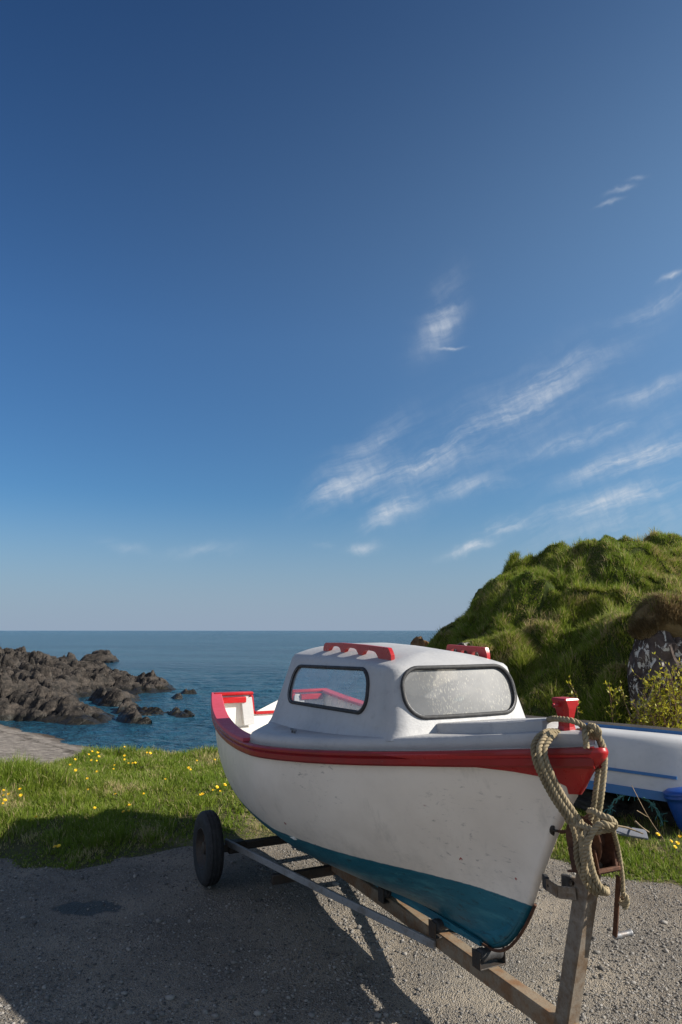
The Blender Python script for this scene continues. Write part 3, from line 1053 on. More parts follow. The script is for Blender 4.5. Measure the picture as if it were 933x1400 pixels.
# faded gunwale capping from the cabin moulding to the stern
for sg in (1, -1):
    n1 = 50
    ss_ = np.linspace(-1.06, S1 + .012, n1)
    xx = x_of_s(ss_); tt = beam_at(xx) + .037; zz = sheer_z(xx)
    w = np.interp(ss_, [-1.06, -.2, .6, S1], [.12, .125, .12, .10])
    V = []
    for i in range(n1):
        for o_, dz in ((0, .004), (-.002, .022), (-.008, .027), (-w[i] + .008, .027), (-w[i], .022), (-w[i], .004)):
            V.append((ss_[i], sg * (tt[i] + o_), zz[i] + dz))
    F = grid_faces(n1, 6, close_m=True); F += [tuple(range(6)), tuple((n1 - 1) * 6 + i for i in range(6))[::-1]]
    if sg < 0: F = [f[::-1] for f in F]
    bez_smooth(mesh_obj('gunwale_capping', V, F, M['pink'], boat), 30)

# red stem guard wrapped round the bow
V = []
rows = 34
for i, vfr in enumerate(np.linspace(1.0, .80, rows)):
    zz = .335 + (1.48 - .335) * vfr
    reach = np.interp(vfr, [.80, .835, .87, .90, .93, 1.0], [.008, .014, .035, .075, .135, .26])
    # half-outline from port to starboard around the nose
    xx = np.linspace(reach, 0, 12)
    sS, tS, zS = hull_pt(xx, np.full(12, vfr))
    nose = np.interp(vfr, [.80, .88, .915, .935, .96, .985, 1.0], [.012, .018, .026, .045, .056, .050, .032])
    th = np.interp(vfr, [.80, .88, .915, .935, .96, .985, 1.0], [.016, .022, .028, .042, .048, .046, .034])
    row = [(a_, b_ + th, c_) for a_, b_, c_ in zip(sS, tS, zS)]
    tipw = [(sS[-1] - nose * math.cos(q), th * math.sin(q), zS[-1]) for q in (R(60), R(30), 0)]
    pts = row + tipw
    pts = pts + [(a_, -b_, c_) for a_, b_, c_ in pts[:-1][::-1]]
    V += pts
m_ = len(V) // rows
F = grid_faces(rows, m_)
F.append(tuple(range(m_))); F.append(tuple((rows - 1) * m_ + i for i in range(m_))[::-1])
guard = mesh_obj('stem_guard', V, F, M['red'], boat)
bm = bmesh.new(); bm.from_mesh(guard.data); bmesh.ops.recalc_face_normals(bm, faces=bm.faces[:]); bm.to_mesh(guard.data); bm.free()
bez_smooth(guard, 38)

# stem band down the forefoot (dark worn edge)
path = [(a_ - .006, 0, b_) for a_, b_ in STEM if b_ < .70]
path = [(-2.20, 0, .318), (-2.36, 0, .325)] + [(p[0], 0, p[2] - .004) for p in path]
pth, L = spline(path, 40)
V, F = tube(pth, .008, 8)
bez_smooth(mesh_obj('stem_band', V, F, M['rust'], boat))
# keel batten and skeg
bm = bmesh.new()
kp = [(-2.45, .325), (-1.6, .318), (-.8, .30), (0, .285), (.80, .272)]
kb = [(-2.45, .318), (-1.6, .272), (-.8, .245), (0, .20), (.78, .165)]
q = []
for sg in (-1, 1):
    q.append([bm.verts.new((p[0], sg * .022, p[1] + .02)) for p in kp] + [bm.verts.new((p[0], sg * .018, p[1])) for p in kb[::-1]])
bm.faces.new(q[0]); bm.faces.new(q[1][::-1])
for i in range(len(q[0])):
    j = (i + 1) % len(q[0]); bm.faces.new((q[0][j], q[0][i], q[1][i], q[1][j]))
bmesh.ops.triangulate(bm, faces=[f for f in bm.faces if len(f.verts) > 4])
bm_obj('keel', bm, M['hull'], boat)

# deck moulding: upstand along the sheer then side deck and foredeck
UP = .072
na = 70
sd = np.linspace(-3.335, -1.05, na)
xx = x_of_s(sd); tb = np.maximum(beam_at(xx) - .012, .004); zb = sheer_z(xx)
rows_ = []
for k_, (ft, dz) in enumerate(((1.0, .0), (.992, .04), (.975, .062), (.945, .072), (.80, .076), (.5, .082), (.2, .086), (0, .088))):
    rows_.append(np.stack([sd, tb * ft, zb + dz * np.interp(sd, [-3.33, -3.1], [.75, 1.0])], -1))
G = np.stack(rows_, 1)
# aft edge of the moulding sweeps in to the cabin's aft corner
SE = -.66
ext = []
for f in np.linspace(0, 1, 9)[1:]:
    s_ = -1.05 + (SE + 1.05) * f
    row = []
    for (ft, dz) in ((1.0, 0), (.992, .04), (.975, .062), (.945, .072), (.80, .076), (.5, .082), (.2, .086), (0, .088)):
        tt = (float(half(s_)) - .012) * (1 - f) ** .75 + .56 * (1 - (1 - f) ** .75)
        row.append((s_, tt * (ft if ft > .7 else ft), float(sheer(s_)) + dz + .012 * f * (ft < .98)))
    ext.append(row)
G = np.concatenate([G, np.array(ext)], 0)
for_deck = np.concatenate([G, (G * np.array([1, -1, 1]))[:, ::-1][:, 1:]], 1)
# leave the middle open under the cabin: drop faces well inside the cabin footprint
n_, m_ = for_deck.shape[:2]
bm = bmesh.new()
vv = [bm.verts.new(p) for p in for_deck.reshape(-1, 3)]
for f in grid_faces(n_, m_):
    c = sum((vv[i].co for i in f), Vector()) / 4
    if c.x > -2.15 and abs(c.y) < .40: continue
    bm.faces.new([vv[i] for i in f])
bmesh.ops.delete(bm, geom=[v for v in bm.verts if not v.link_faces], context='VERTS')
deck = bm_obj('foredeck', bm, M['grey_white'], boat, True, 45)
if sum(p.normal.z for p in deck.data.polygons) < 0: deck.data.flip_normals()
so = deck.modifiers.new('thickness', 'SOLIDIFY'); so.thickness = .012; so.offset = -1

# cabin shell -------------------------------------------------------------
SA_B, TA_B = -.66, .575      # aft bottom
SF_B, TF_B = -2.375, .490    # front bottom
SA_T, TA_T = -.66, .395
SF_T, TF_T = -2.255, .435
ZB = lambda s_: 1.325 + (1.43 - 1.325) * np.clip((-.66 - s_) / 1.7, 0, 1)
ZT = lambda s_: 1.822 - .022 * np.clip((-.66 - s_) / 1.6, 0, 1)


def plan(k, rad, bulge):
    """open polyline starboard-aft -> round the front -> port-aft for level k (0 base .. 1 eaves); returns (s, t)"""
    sa, ta = SA_B + (SA_T - SA_B) * k, TA_B + (TA_T - TA_B) * k
    sf, tf = SF_B + (SF_T - SF_B) * k, TF_B + (TF_T - TF_B) * k
    pts = []
    c0 = np.array([sf, tf])
    dirs = np.array([sa - sf, ta - tf]); dirs /= np.linalg.norm(dirs)
    p1 = c0 + dirs * rad; p2 = c0 + np.array([0, -1]) * rad
    for u_ in np.linspace(0, 1, 16)[:-1]: pts.append(np.array([sa, ta]) * (1 - u_) + p1 * u_)
    for u_ in np.linspace(0, 1, 9): pts.append((1 - u_) ** 2 * p1 + 2 * u_ * (1 - u_) * c0 + u_ ** 2 * p2)
    for u_ in np.linspace(0, 1, 12)[1:]: pts.append(p2 * (1 - u_) + np.array([sf, 0]) * u_)
    pts = np.array(pts)
    out = pts.copy()
    w = np.clip((tf - np.abs(out[:, 1])) / tf, 0, 1)
    front = sm(out[:, 0], sf + .14, sf + .0)
    out[:, 0] -= bulge * (1 - (1 - w) ** 2) * front
    mir = out[:-1][::-1] * np.array([1, -1])
    return np.concatenate([out, mir], 0)


lev = []
for k, fl in ((-.075, .020), (-.02, .012), (.015, .006), (.06, .002), (.12, 0), (.3, 0), (.5, 0), (.7, 0), (.86, 0), (.93, .0)):
    pl = plan(k, .10, .035)
    cen = np.array([-1.5, 0.0])
    d_ = pl - cen
    ln = np.linalg.norm(d_ * np.array([.35, 1]), axis=1)[:, None]
    q_ = pl + d_ / ln * fl * np.array([.5, 1])
    zz = ZB(pl[:, 0]) + (ZT(pl[:, 0]) - ZB(pl[:, 0])) * k
    lev.append(np.column_stack([q_, zz]))
eave = plan(1.0, .10, .035)
spine = np.column_stack([np.clip(eave[:, 0], -2.02, -.66), np.zeros(len(eave))])
ridge = lambda s_: np.interp(s_, [-2.3, -2.02, -1.7, -1.35, -1.0, -.66], [1.855, 1.878, 1.902, 1.914, 1.905, 1.886])
for f in (.0, .03, .08, .16, .28, .42, .58, .76, .9, 1.0):
    q_ = eave * (1 - f) + spine * f
    rise = (1 - (1 - f) ** 2.1)
    edge_ = ZT(eave[:, 0]) - .018
    zz = edge_ + (ridge(q_[:, 0]) - edge_) * (np.where(f > 0, .10, .0) + (1 - np.where(f > 0, .10, 0)) * rise)
    lev.append(np.column_stack([q_, zz]))
L_ = np.array(lev)
n_, m_ = L_.shape[:2]
bm = bmesh.new()
vv = [bm.verts.new(p) for p in L_.reshape(-1, 3)]
for f in grid_faces(n_, m_):
    bm.faces.new([vv[i] for i in f])
bmesh.ops.remove_doubles(bm, verts=bm.verts[:], dist=.0015)
cabin = bm_obj('cabin', bm, M['grey_white'], boat, True, 50)
if max(cabin.data.polygons, key=lambda p: p.center.z).normal.z < 0: cabin.data.flip_normals()
so = cabin.modifiers.new('thickness', 'SOLIDIFY'); so.thickness = .02; so.offset = -1


def rrect(w, h, r, n=10, skew=0.0):
    out = []
    for cx, cy, a0 in ((w - r, h - r, 0), (-w + r, h - r, 90), (-w + r, -h + r, 180), (w - r, -h + r, 270)):
        for q in np.linspace(a0, a0 + 90, n):
            px, py = cx + r * math.cos(R(q)), cy + r * math.sin(R(q))
            out.append((px + skew * py, py))
    # densify straight runs
    o2 = []
    for i in range(len(out)):
        a_, b_ = np.array(out[i]), np.array(out[(i + 1) % len(out)])
        k = max(1, int(np.linalg.norm(b_ - a_) / .05))
        for j in range(k): o2.append(a_ + (b_ - a_) * j / k)
    return np.array(o2)


def wall_t(s_, z_):
    k = (z_ - ZB(s_)) / (ZT(s_) - ZB(s_))
    ta, tf = TA_B + (TA_T - TA_B) * k, TF_B + (TF_T - TF_B) * k
    sa, sf = -.66, SF_B + (SF_T - SF_B) * k
    return ta + (tf - ta) * (sa - s_) / (sa - sf)


def front_s(t__, z_):
    k = (z_ - ZB(-2.3)) / (ZT(-2.3) - ZB(-2.3))
    sf, tf = SF_B + (SF_T - SF_B) * k, TF_B + (TF_T - TF_B) * k
    w = np.clip((tf - np.abs(t__)) / tf, 0, 1)
    return sf - .035 * (1 - (1 - w) ** 2)


WINS = []
sw = rrect(.60, .128, .105, skew=.16)
for sg in (1, -1):
    pts = np.array([(-1.415 + a_, 0, 1.622 + b_ - .028 * a_) for a_, b_ in sw])
    pts[:, 1] = sg * wall_t(pts[:, 0], pts[:, 2])
    WINS.append((pts, np.array([0, sg, .33]), 'glass_side', 'side'))
fw = rrect(.395, .135, .118)
pts = np.array([(0, a_, 1.650 + b_) for a_, b_ in fw])
pts[:, 0] = front_s(pts[:, 1], pts[:, 2])
WINS.append((pts, np.array([-1, 0, .25]), 'glass_front', 'front'))

cut_parts = []
for pts, nv, gm_, nm in WINS:
    nv = nv / np.linalg.norm(nv)
    a_ = pts + nv * .09; b_ = pts - nv * .10
    V = np.vstack([a_, b_]); n1 = len(pts)
    F = [tuple(range(n1)), tuple(range(n1, 2 * n1))[::-1]] + [(i, n1 + i, n1 + (i + 1) % n1, (i + 1) % n1) for i in range(n1)]
    cut_parts.append((V, F))
for V, F in cut_parts:
    cm = mesh_obj('cutter', V, F, M['grey_white'], boat)
    b2 = bmesh.new(); b2.from_mesh(cm.data); bmesh.ops.recalc_face_normals(b2, faces=b2.faces[:]); b2.to_mesh(cm.data); b2.free()
    bo = cabin.modifiers.new('opening', 'BOOLEAN'); bo.operation = 'DIFFERENCE'; bo.solver = 'EXACT'; bo.object = cm
    bpy.context.view_layer.update()
    dg = bpy.context.evaluated_depsgraph_get()
    nm_ = bpy.data.meshes.new_from_object(cabin.evaluated_get(dg))
    old = cabin.data
    cabin.modifiers.clear(); cabin.data = nm_
    bpy.data.objects.remove(cm)
cabin.data.set_sharp_from_angle(angle=R(50))

for pts, nv, gm_, nm in WINS:
    nv = nv / np.linalg.norm(nv)
    lab = {'side': None, 'front': 'wide windscreen, clouded and streaked with salt'}[nm]
    c = pts.mean(0)
    # the window = rubber gasket mesh, with pane and bright bead as sub-parts
    V, F = tube(pts + nv * .004, .0125, 8, closed=True)
    win = mesh_obj('window', V, F, M['rubber'], boat, True)
    if lab: win['label'] = lab
    inner = c + (pts - c) * np.array([.985, .985, .965]) + nv * .011
    V, F = tube(inner, .003, 6, closed=True)
    mesh_obj('bead', V, F, M['chrome'], win, True)
    ring = c + (pts - c) * 1.0 - nv * .004
    rows2 = [c + (ring - c) * f for f in (1.0, .7, .4)]
    n1 = len(ring)
    Vp = np.vstack(rows2)
    if nm == 'front': Vp[:, 0] = front_s(Vp[:, 1], Vp[:, 2]) + .008
    else: Vp[:, 1] = np.sign(nv[1]) * (wall_t(Vp[:, 0], Vp[:, 2]) - .006)
    Fp = grid_faces(3, n1, close_m=True) + [tuple(2 * n1 + i for i in range(n1))]
    pn = mesh_obj('pane', Vp, Fp, M[gm_], win, True)
    b2 = bmesh.new(); b2.from_mesh(pn.data); bmesh.ops.triangulate(b2, faces=[f for f in b2.faces if len(f.verts) > 4]); bmesh.ops.recalc_face_normals(b2, faces=b2.faces[:]); b2.to_mesh(pn.data); b2.free()

# red grab rails with three finger slots on the roof
def roof_z(s_, t__):
    f = 1 - abs(t__) / float(np.interp(s_, [SF_T, SA_T], [TF_T, TA_T]))
    ed = float(ZT(s_)) - .018
    return ed + (float(ridge(s_)) - ed) * (.10 + .90 * (1 - (1 - f) ** 2.1))


for sg in (1, -1):
    n1 = 57
    top, bot = [], []
    s0, s1 = ((-1.04, -2.10) if sg > 0 else (-1.76, -2.16))
    for i in range(n1):
        u_ = i / (n1 - 1); s_ = s0 + (s1 - s0) * u_; t__ = .300 + .035 * u_
        zr = roof_z(s_, t__)
        endr = min(u_, 1 - u_) * 1.06
        ht = .056 * math.sqrt(max(0, 1 - max(0, 1 - endr / .05) ** 2)) if endr < .05 else .056
        ht = max(ht, .02) + .014 * u_ * (1 if endr > .03 else .5)
        # arches
        gap = 0
        for cc in (.20, .46, .73):
            q = abs(u_ - cc) / .098
            if q < 1: gap = .038 * (1 - q ** 4) ** .5
        top.append((s_, t__, zr + ht)); bot.append((s_, t__, zr - .004 + gap + (.0 if gap else 0)))
    V = []
    for i in range(n1):
        for w_ in (-.013, .013):
            V.append((top[i][0], sg * (top[i][1] + w_), top[i][2])); V.append((bot[i][0], sg * (bot[i][1] + w_), bot[i][2]))
    F = []
    for i in range(n1 - 1):
        a_, b_ = 4 * i, 4 * (i + 1)
        F += [(a_, a_ + 2, b_ + 2, b_), (a_ + 1, b_ + 1, b_ + 3, a_ + 3), (a_, b_, b_ + 1, a_ + 1), (a_ + 2, a_ + 3, b_ + 3, b_ + 2)]
    F += [(0, 1, 3, 2), (4 * n1 - 4, 4 * n1 - 2, 4 * n1 - 1, 4 * n1 - 3)]
    o = mesh_obj('grab_rail', V, F, M['red'], boat)
    b2 = bmesh.new(); b2.from_mesh(o.data); bmesh.ops.recalc_face_normals(b2, faces=b2.faces[:]); b2.to_mesh(o.data); b2.free()
    bez_smooth(o, 30)

# raised hatch block on the foredeck
bm = bmesh.new()
hp = [(-2.36, .235), (-2.86, .195), (-3.08, .075)]
ring = hp + [(a_, -b_) for a_, b_ in hp[::-1]]
dz = lambda s_: float(sheer(s_)) + .080
lo = [bm.verts.new((a_, b_ * 1.0, dz(a_) - .01)) for a_, b_ in ring]
md = [bm.verts.new((a_ + (.0 if i not in (0, 5) else .012), b_ * .97, dz(a_) + .046)) for i, (a_, b_) in enumerate(ring)]
tp = [bm.verts.new((a_ + .012 * (1 if a_ < -2.9 else -1), b_ * .90, dz(a_) + .054)) for i, (a_, b_) in enumerate(ring)]
bm.faces.new(tp); bm.faces.new(lo[::-1])
for A_, B2 in ((lo, md), (md, tp)):
    for i in range(6):
        j = (i + 1) % 6; bm.faces.new((A_[i], A_[j], B2[j], B2[i]))
bm_obj('hatch', bm, M['grey_white'], boat)

# samson post with cross pin
bm = bmesh.new()
lv = [(1.40, .056, .050), (1.505, .056, .050), (1.55, .044, .040), (1.585, .043, .039), (1.635, .055, .049), (1.672, .060, .053), (1.680, .055, .048)]
rg = []
for zz, a_, b_ in lv:
    ch = .022 if 1.5 < zz < 1.66 else .006
    q = [(-a_ + ch, -b_), (a_ - ch, -b_), (a_, -b_ + ch), (a_, b_ - ch), (a_ - ch, b_), (-a_ + ch, b_), (-a_, b_ - ch), (-a_, -b_ + ch)]
    rg.append([bm.verts.new((-3.165 + p[0] * .82, p[1] * .86, zz)) for p in q])
for i in range(len(rg) - 1):
    for j in range(8):
        k = (j + 1) % 8; bm.faces.new((rg[i][j], rg[i][k], rg[i + 1][k], rg[i + 1][j]))
bm.faces.new(rg[-1]); bm.faces.new(rg[0][::-1])
post = bm_obj('mooring_post', bm, M['red'], boat)
V, F = lathe([(-.078, .008), (-.074, .011), (.074, .011), (.078, .008)], (-3.165, 0, 1.648), (0, 1, 0), 10)
mesh_obj('pin', V, F, M['red'], post, True)

# little deck cleat on the side deck
bm = bmesh.new()
cs, ct = -1.42, .70
zc = float(sheer(cs)) + .078
for dx in (-.02, .02): box_bm(bm, (cs + dx, ct, zc + .006), (.012, .012, .018), None, .002)
bar_bm(bm, (cs - .05, ct, zc + .018), (cs + .05, ct, zc + .018), .012, .010)
bm_obj('cleat', bm, M['chrome'], boat, True, 40)
# bow eye
V1 = tube([(-3.045 - .03 * math.sin(q), .022 * math.cos(q), 1.055 + .0 * q) for q in np.linspace(0, np.pi, 14)], .006, 8)
V2 = lathe([(-.01, .03), (.004, .03), (.006, .022)], (-3.055, 0, 1.055), (-1, 0, -.3), 14)
mesh_obj('bow_eye', *join([V1, V2]), M['dark_steel'], boat, True)

# ------------------------------------------------------------------ trailer
trailer = empty('boat_trailer', O, BOAT_ROT)
tag(trailer, 'weathered galvanised boat trailer with black tyres, rollers and a leaning winch post', 'trailer')
Minv = Matrix.Rotation(-BOAT_ROT, 3, 'Z')
def loc(p): return Minv @ (Vector(p) - Vector(O))
gz0 = lambda s_: float(ground_z(*b2w(s_, 0, 0)[:2]))
bm = bmesh.new()
bar_bm(bm, (-4.3, 0, .180), (-2.0, 0, .207), .075, .09, bevel=.006)
bar_bm(bm, (-2.0, 0, .2075), (-.05, 0, .205), .073, .088, bevel=.006)
bm_obj('main_beam', bm, M['beam'], trailer, True, 40)
bm = bmesh.new()
bar_bm(bm, (0, -.74, .262), (0, .74, .262), .06, .06, bevel=.006)
box_bm(bm, (0, .62, .262), (.10, .14, .085), None, .006); box_bm(bm, (0, -.62, .262), (.10, .14, .085), None, .006)
bm_obj('axle', bm, M['dark_steel'], trailer, True, 40)
bm = bmesh.new()
bar_bm(bm, (-.58, -.52, .165), (-.58, .52, .165), .05, .07, bevel=.006)
bm_obj('crossmember', bm, M['dark_steel'], trailer, True, 40)
for sg in (1, -1):
    bm = bmesh.new()
    bar_bm(bm, (.02, sg * .70, .300), (-1.2, sg * .33, .235), .022, .05, bevel=.004)
    bar_bm(bm, (-1.195, sg * .3315, .2352), (-2.06, sg * .05, .185), .0215, .049, bevel=.004)
    bm_obj('side_rail', bm, M['galv_rail'], trailer, True, 40)
    # hanging bracket on the axle
    bm = bmesh.new()
    bar_bm(bm, (.03, sg * .30, .235), (.03, sg * .30, .10), .03, .03)
    bm_obj('bracket', bm, M['dark_steel'], trailer)


def wheel(sg):
    prof = [(x_ * .80, r_) for x_, r_ in [(-.072, .155), (-.080, .185), (-.082, .225), (-.074, .252), (-.060, .2665), (-.045, .2735), (-.042, .268), (-.036, .268), (-.033, .2755), (-.010, .277), (-.007, .271), (.007, .271), (.010, .277),
            (.033, .2755), (.036, .268), (.042, .268), (.045, .2735), (.060, .2665), (.074, .252), (.082, .225), (.080, .185), (.072, .155)]]
    c = (0, sg * .85, .277 + gz0(0))
    w = empty('wheel', (0, 0, 0)); w.parent = trailer
    V, F = lathe(prof, c, (0, 1, 0), 56, caps=False)
    V = np.array(V)
    bez_smooth(mesh_obj('tyre', V, F, M['tyre'], w), 50)
    rim = [(-.066, .156), (-.070, .148), (-.055, .140), (-.02, .130), (.018, .118), (.030, .075), (.022, .070), (.022, .045), (.058, .040), (.060, .0)]
    rim = [(x_ * sg * .8, r_) for x_, r_ in [(-.066, .157)] + [(.070, .157), (.074, .150), (.060, .142), (.020, .128), (.004, .112), (.020, .075), (.026, .050), (.05, .044), (.056, .03), (.058, .002)]]
    V, F = lathe(rim, c, (0, 1, 0), 32, caps=True)
    bez_smooth(mesh_obj('rim', V, F, M['dark_steel'], w), 35)
    return w


wheel(1); wheel(-1)
for s_, zz in ((-2.50, .292), (-2.08, .290), (-1.47, .280)):
    bm = bmesh.new()
    for sg in (1, -1):
        box_bm(bm, (s_, sg * .082, zz - .005), (.07, .008, .085), None, .002)
    box_bm(bm, (s_, 0, zz - .047), (.07, .172, .008), None, .002)
    br = bm_obj('roller_bracket', bm, M['dark_steel'], trailer)
    V, F = lathe([(-.074, .018), (-.073, .034), (-.05, .037), (-.02, .030), (.02, .030), (.05, .037), (.073, .034), (.074, .018)], (s_, 0, zz + .008), (0, 1, 0), 20)
    mesh_obj('roller', V, F, M['rubber'], br, True)

# winch post: leans forward
PF = Vector((-3.05, 0, .19)); PT = Vector((-3.27, 0, .98))
bm = bmesh.new(); bar_bm(bm, PF, PT, .078, .082, up=(1, 0, 0), bevel=.007)
bm_obj('winch_post', bm, M['galv'], trailer, True, 40)
for sg in (1, -1):   # snubber arms reaching back to the stem
    bm = bmesh.new()
    e0 = loc(boat_at(788, 1222, .045)) if sg > 0 else loc(boat_at(800, 1212, -.045))
    e1 = loc(boat_at(746, 1208, .085)) if sg > 0 else loc(boat_at(779, 1206, -.085))
    mid = (e0 + e1) / 2 + Vector((-.012, sg * .028, -.006))
    for p_, q_ in ((e0, mid), (mid, e1)): bar_bm(bm, p_, q_, .012, .052, bevel=.002)
    arm = bm_obj('snubber_arm', bm, M['galv'], trailer)
    bm = bmesh.new(); box_bm(bm, tuple(e1 + Vector((.008, -sg * .010, .002))), (.05, .022, .062), Matrix.Rotation(sg * R(-25), 3, 'Z'), .004)
    bm_obj('pad', bm, M['rubber'], arm)
    V, F = lathe([(-.012, .011), (.012, .011), (.016, .007)], tuple(e1 * .82 + e0 * .18), (0, sg, 0), 10)
    mesh_obj('bolt', V, F, M['dark_steel'], arm, True)

WS = .05
winch = None
bm = bmesh.new()
for sg in (1, -1):
    box_bm(bm, (-3.33 + WS, sg * .062 - .01, .985), (.17, .007, .10), Matrix.Rotation(R(12), 3, 'Y'), .002)
box_bm(bm, (-3.32 + WS, -.01, .934), (.19, .135, .008), Matrix.Rotation(R(12), 3, 'Y'), .002)
bar_bm(bm, (-3.415 + WS, -.075, .965), (-3.415 + WS, .060, .965), .016, .016)
bar_bm(bm, (-3.405 + WS, -.060, .97), (-3.400 + WS, -.060, 1.06), .02, .02, up=(1, 0, 0))
winch = bm_obj('winch', bm, M['rust'], trailer, True, 40)
V1 = lathe([(-.048, .02), (-.048, .105), (-.045, .108), (-.042, .105), (-.043, .05), (.033, .05), (.034, .105), (.038, .108), (.042, .105), (.042, .02)], (-3.335 + WS + .025, -.01, 1.06), (0, 1, 0), 30)
bez_smooth(mesh_obj('drum', *V1, M['rust'], winch), 40)
cp0 = boat_at(846, 1198, -.085); cp1 = boat_at(841, 1280, -.12)
Minv = Matrix.Rotation(-BOAT_ROT, 3, 'Z')
def loc(p): return Minv @ (Vector(p) - Vector(O))
c0, c1 = loc(cp0), loc(cp1)
bm = bmesh.new(); bar_bm(bm, c0, c1, .010, .024, up=(1, 0, 0), bevel=.002)
V, F = lathe([(0, .009), (.05, .009)], c0 + Vector((0, .03, 0)), (0, -1, 0), 10)
crank = bm_obj('crank', bm, M['rust'], winch)
V, F = lathe([(0, .010), (.006, .014), (.03, .0155), (.06, .013), (.088, .0125), (.092, .015), (.10, .015), (.103, .010)], c1 + Vector((0, .004, 0)), (-.05, -1, 0), 16)
g_ = mesh_obj('grip', V, F, M['chrome'], winch, True)
st_, _ = spline([(-3.08, .0, 1.05), (-3.16, .004, 1.075), (-3.25, .0, 1.10)], 14)
V, F = join([tube(st_ + np.array([0, .008, .004]), .006, 6), tube(st_ - np.array([0, .006, .004]), .005, 6)])
mesh_obj('winch_strap', V, F, M['rust'], winch, True)


# ------------------------------------------------------------------ rope
def rope(path, r=.0165, pitch=.075, n=None):
    p, L = spline(path, 60)
    n = n or max(24, int(L / .006))
    p, L = spline(path, n)
    p, t, nn_, b = frames(p)
    ph = np.linspace(0, L / pitch * 2 * np.pi, n)
    out = []
    for k in range(3):
        a_ = ph + k * 2 * np.pi / 3
        q = p + (np.cos(a_)[:, None] * nn_ + np.sin(a_)[:, None] * b) * r * .56
        out.append(tube(q, r * .50, 7))
    return join(out)


Bp = boat_at
pieces = []
# turn round the mooring post
pieces.append([Bp(752, 987, -.05), Bp(751, 984, .03), Bp(758, 982.5, .085), Bp(770, 983.5, .088), Bp(783, 985.5, .075), Bp(795, 991, .05), Bp(806, 999, .03), Bp(812, 1006, .0), Bp(806, 1010, -.05)])
# three parts going down on the near side
for k, (du, dv, dt) in enumerate(((0, 0, .0), (7.5, 2, .012), (15, 4, -.01))):
    pieces.append([Bp(762 + du * .3, 1000 + dv * .5, .05 + dt), Bp(749 + du * .6, 1000 + dv, .105 + dt), Bp(737 + du, 1007 + dv, .175 + dt), Bp(730 + du, 1020 + dv * .6, .215 + dt), Bp(732 + du, 1040, .225 + dt),
                   Bp(742 + du, 1064, .19 + dt), Bp(756 + du, 1090, .15 + dt), Bp(771 + du, 1112, .115 + dt), Bp(783 + du, 1130, .095 + dt), Bp(788 + du, 1150, .09 + dt),
                   Bp(789 + du, 1172, .09 + dt), Bp(796 + du * 1.1, 1196, .085 + dt), Bp(806 + du, 1214, .07 + dt), Bp(818 + du * .8, 1223 - dv, .03 + dt)])
# knot beside the post and its short tail
pieces.append([Bp(806, 992, .02), Bp(814, 994, .05), Bp(819, 1001, .03), Bp(814, 1008, .0), Bp(805, 1006, .03), Bp(800, 1000, .06), Bp(801, 1010, .075), Bp(802, 1022, .07)])
pieces.append([Bp(790, 1000, -.03), Bp(800, 997, -.04), Bp(812, 996, -.02), Bp(817, 1004, .02)])
# two parts over the nose down to the winch
for du, dt in ((0, .0), (-8, -.015)):
    pieces.append([Bp(808, 997, -.02), Bp(817 + du * .2, 1005, -.02 + dt), Bp(824 + du * .3, 1018, -.02 + dt), Bp(827 + du * .5, 1032, -.02 + dt), Bp(825.5 + du, 1060, -.02 + dt), Bp(822 + du, 1090, -.01 + dt), Bp(818.5 + du, 1112, .0 + dt), Bp(813 + du, 1130, .02 + dt)])
# turns at the winch
pieces.append([Bp(805, 1109, .06), Bp(812, 1109, .075), Bp(822, 1115, .075), Bp(834, 1119, .06), Bp(841, 1127, .03), Bp(837, 1133, .02), Bp(826, 1135, .04), Bp(814, 1138, .07)])
pieces.append([Bp(777, 1122, .07), Bp(783, 1125, .10), Bp(793, 1128, .11), Bp(805, 1132, .11), Bp(814, 1136, .10), Bp(822, 1133, .085)])
pieces.append([Bp(800, 1206, .09), Bp(799, 1190, .105), Bp(801, 1170, .12), Bp(805, 1150, .125), Bp(811, 1136, .12), Bp(819, 1128, .105), Bp(827, 1126, .09), Bp(834, 1129, .07), Bp(839, 1124, .04)])
for k, (du, dt) in enumerate(((0, 0), (8, .02))):
    pieces.append([Bp(793 + du, 1128, .09), Bp(795 + du, 1145, .10 + dt), Bp(797 + du, 1165, .10 + dt), Bp(801 + du, 1185, .095 + dt), Bp(807 + du, 1203, .085), Bp(816 + du, 1216, .06), Bp(826 + du * .5, 1220, .0), Bp(828, 1212, -.05)])
# single part hanging down on the far side with a stopper knot
pieces.append([Bp(838, 1128, .02), Bp(840, 1140, .0), Bp(845, 1160, -.06), Bp(848.5, 1180, -.085), Bp(851, 1200, -.10), Bp(852, 1222, -.105)])
pieces.append([Bp(852, 1222, -.105), Bp(857, 1226, -.09), Bp(857, 1233, -.09), Bp(850, 1235, -.10), Bp(848, 1229, -.12), Bp(854, 1228, -.13), Bp(858, 1236, -.11), Bp(853, 1242, -.10)])
V, F = join([rope(p_, r=(.0138 if i < 13 else .0105), pitch=.058) for i, p_ in enumerate(pieces)])
rp = mesh_obj('mooring_rope', V, F, M['rope'], None, True)
tag(rp, 'thick frayed three strand rope tied from the red bow post down round the winch', 'rope')

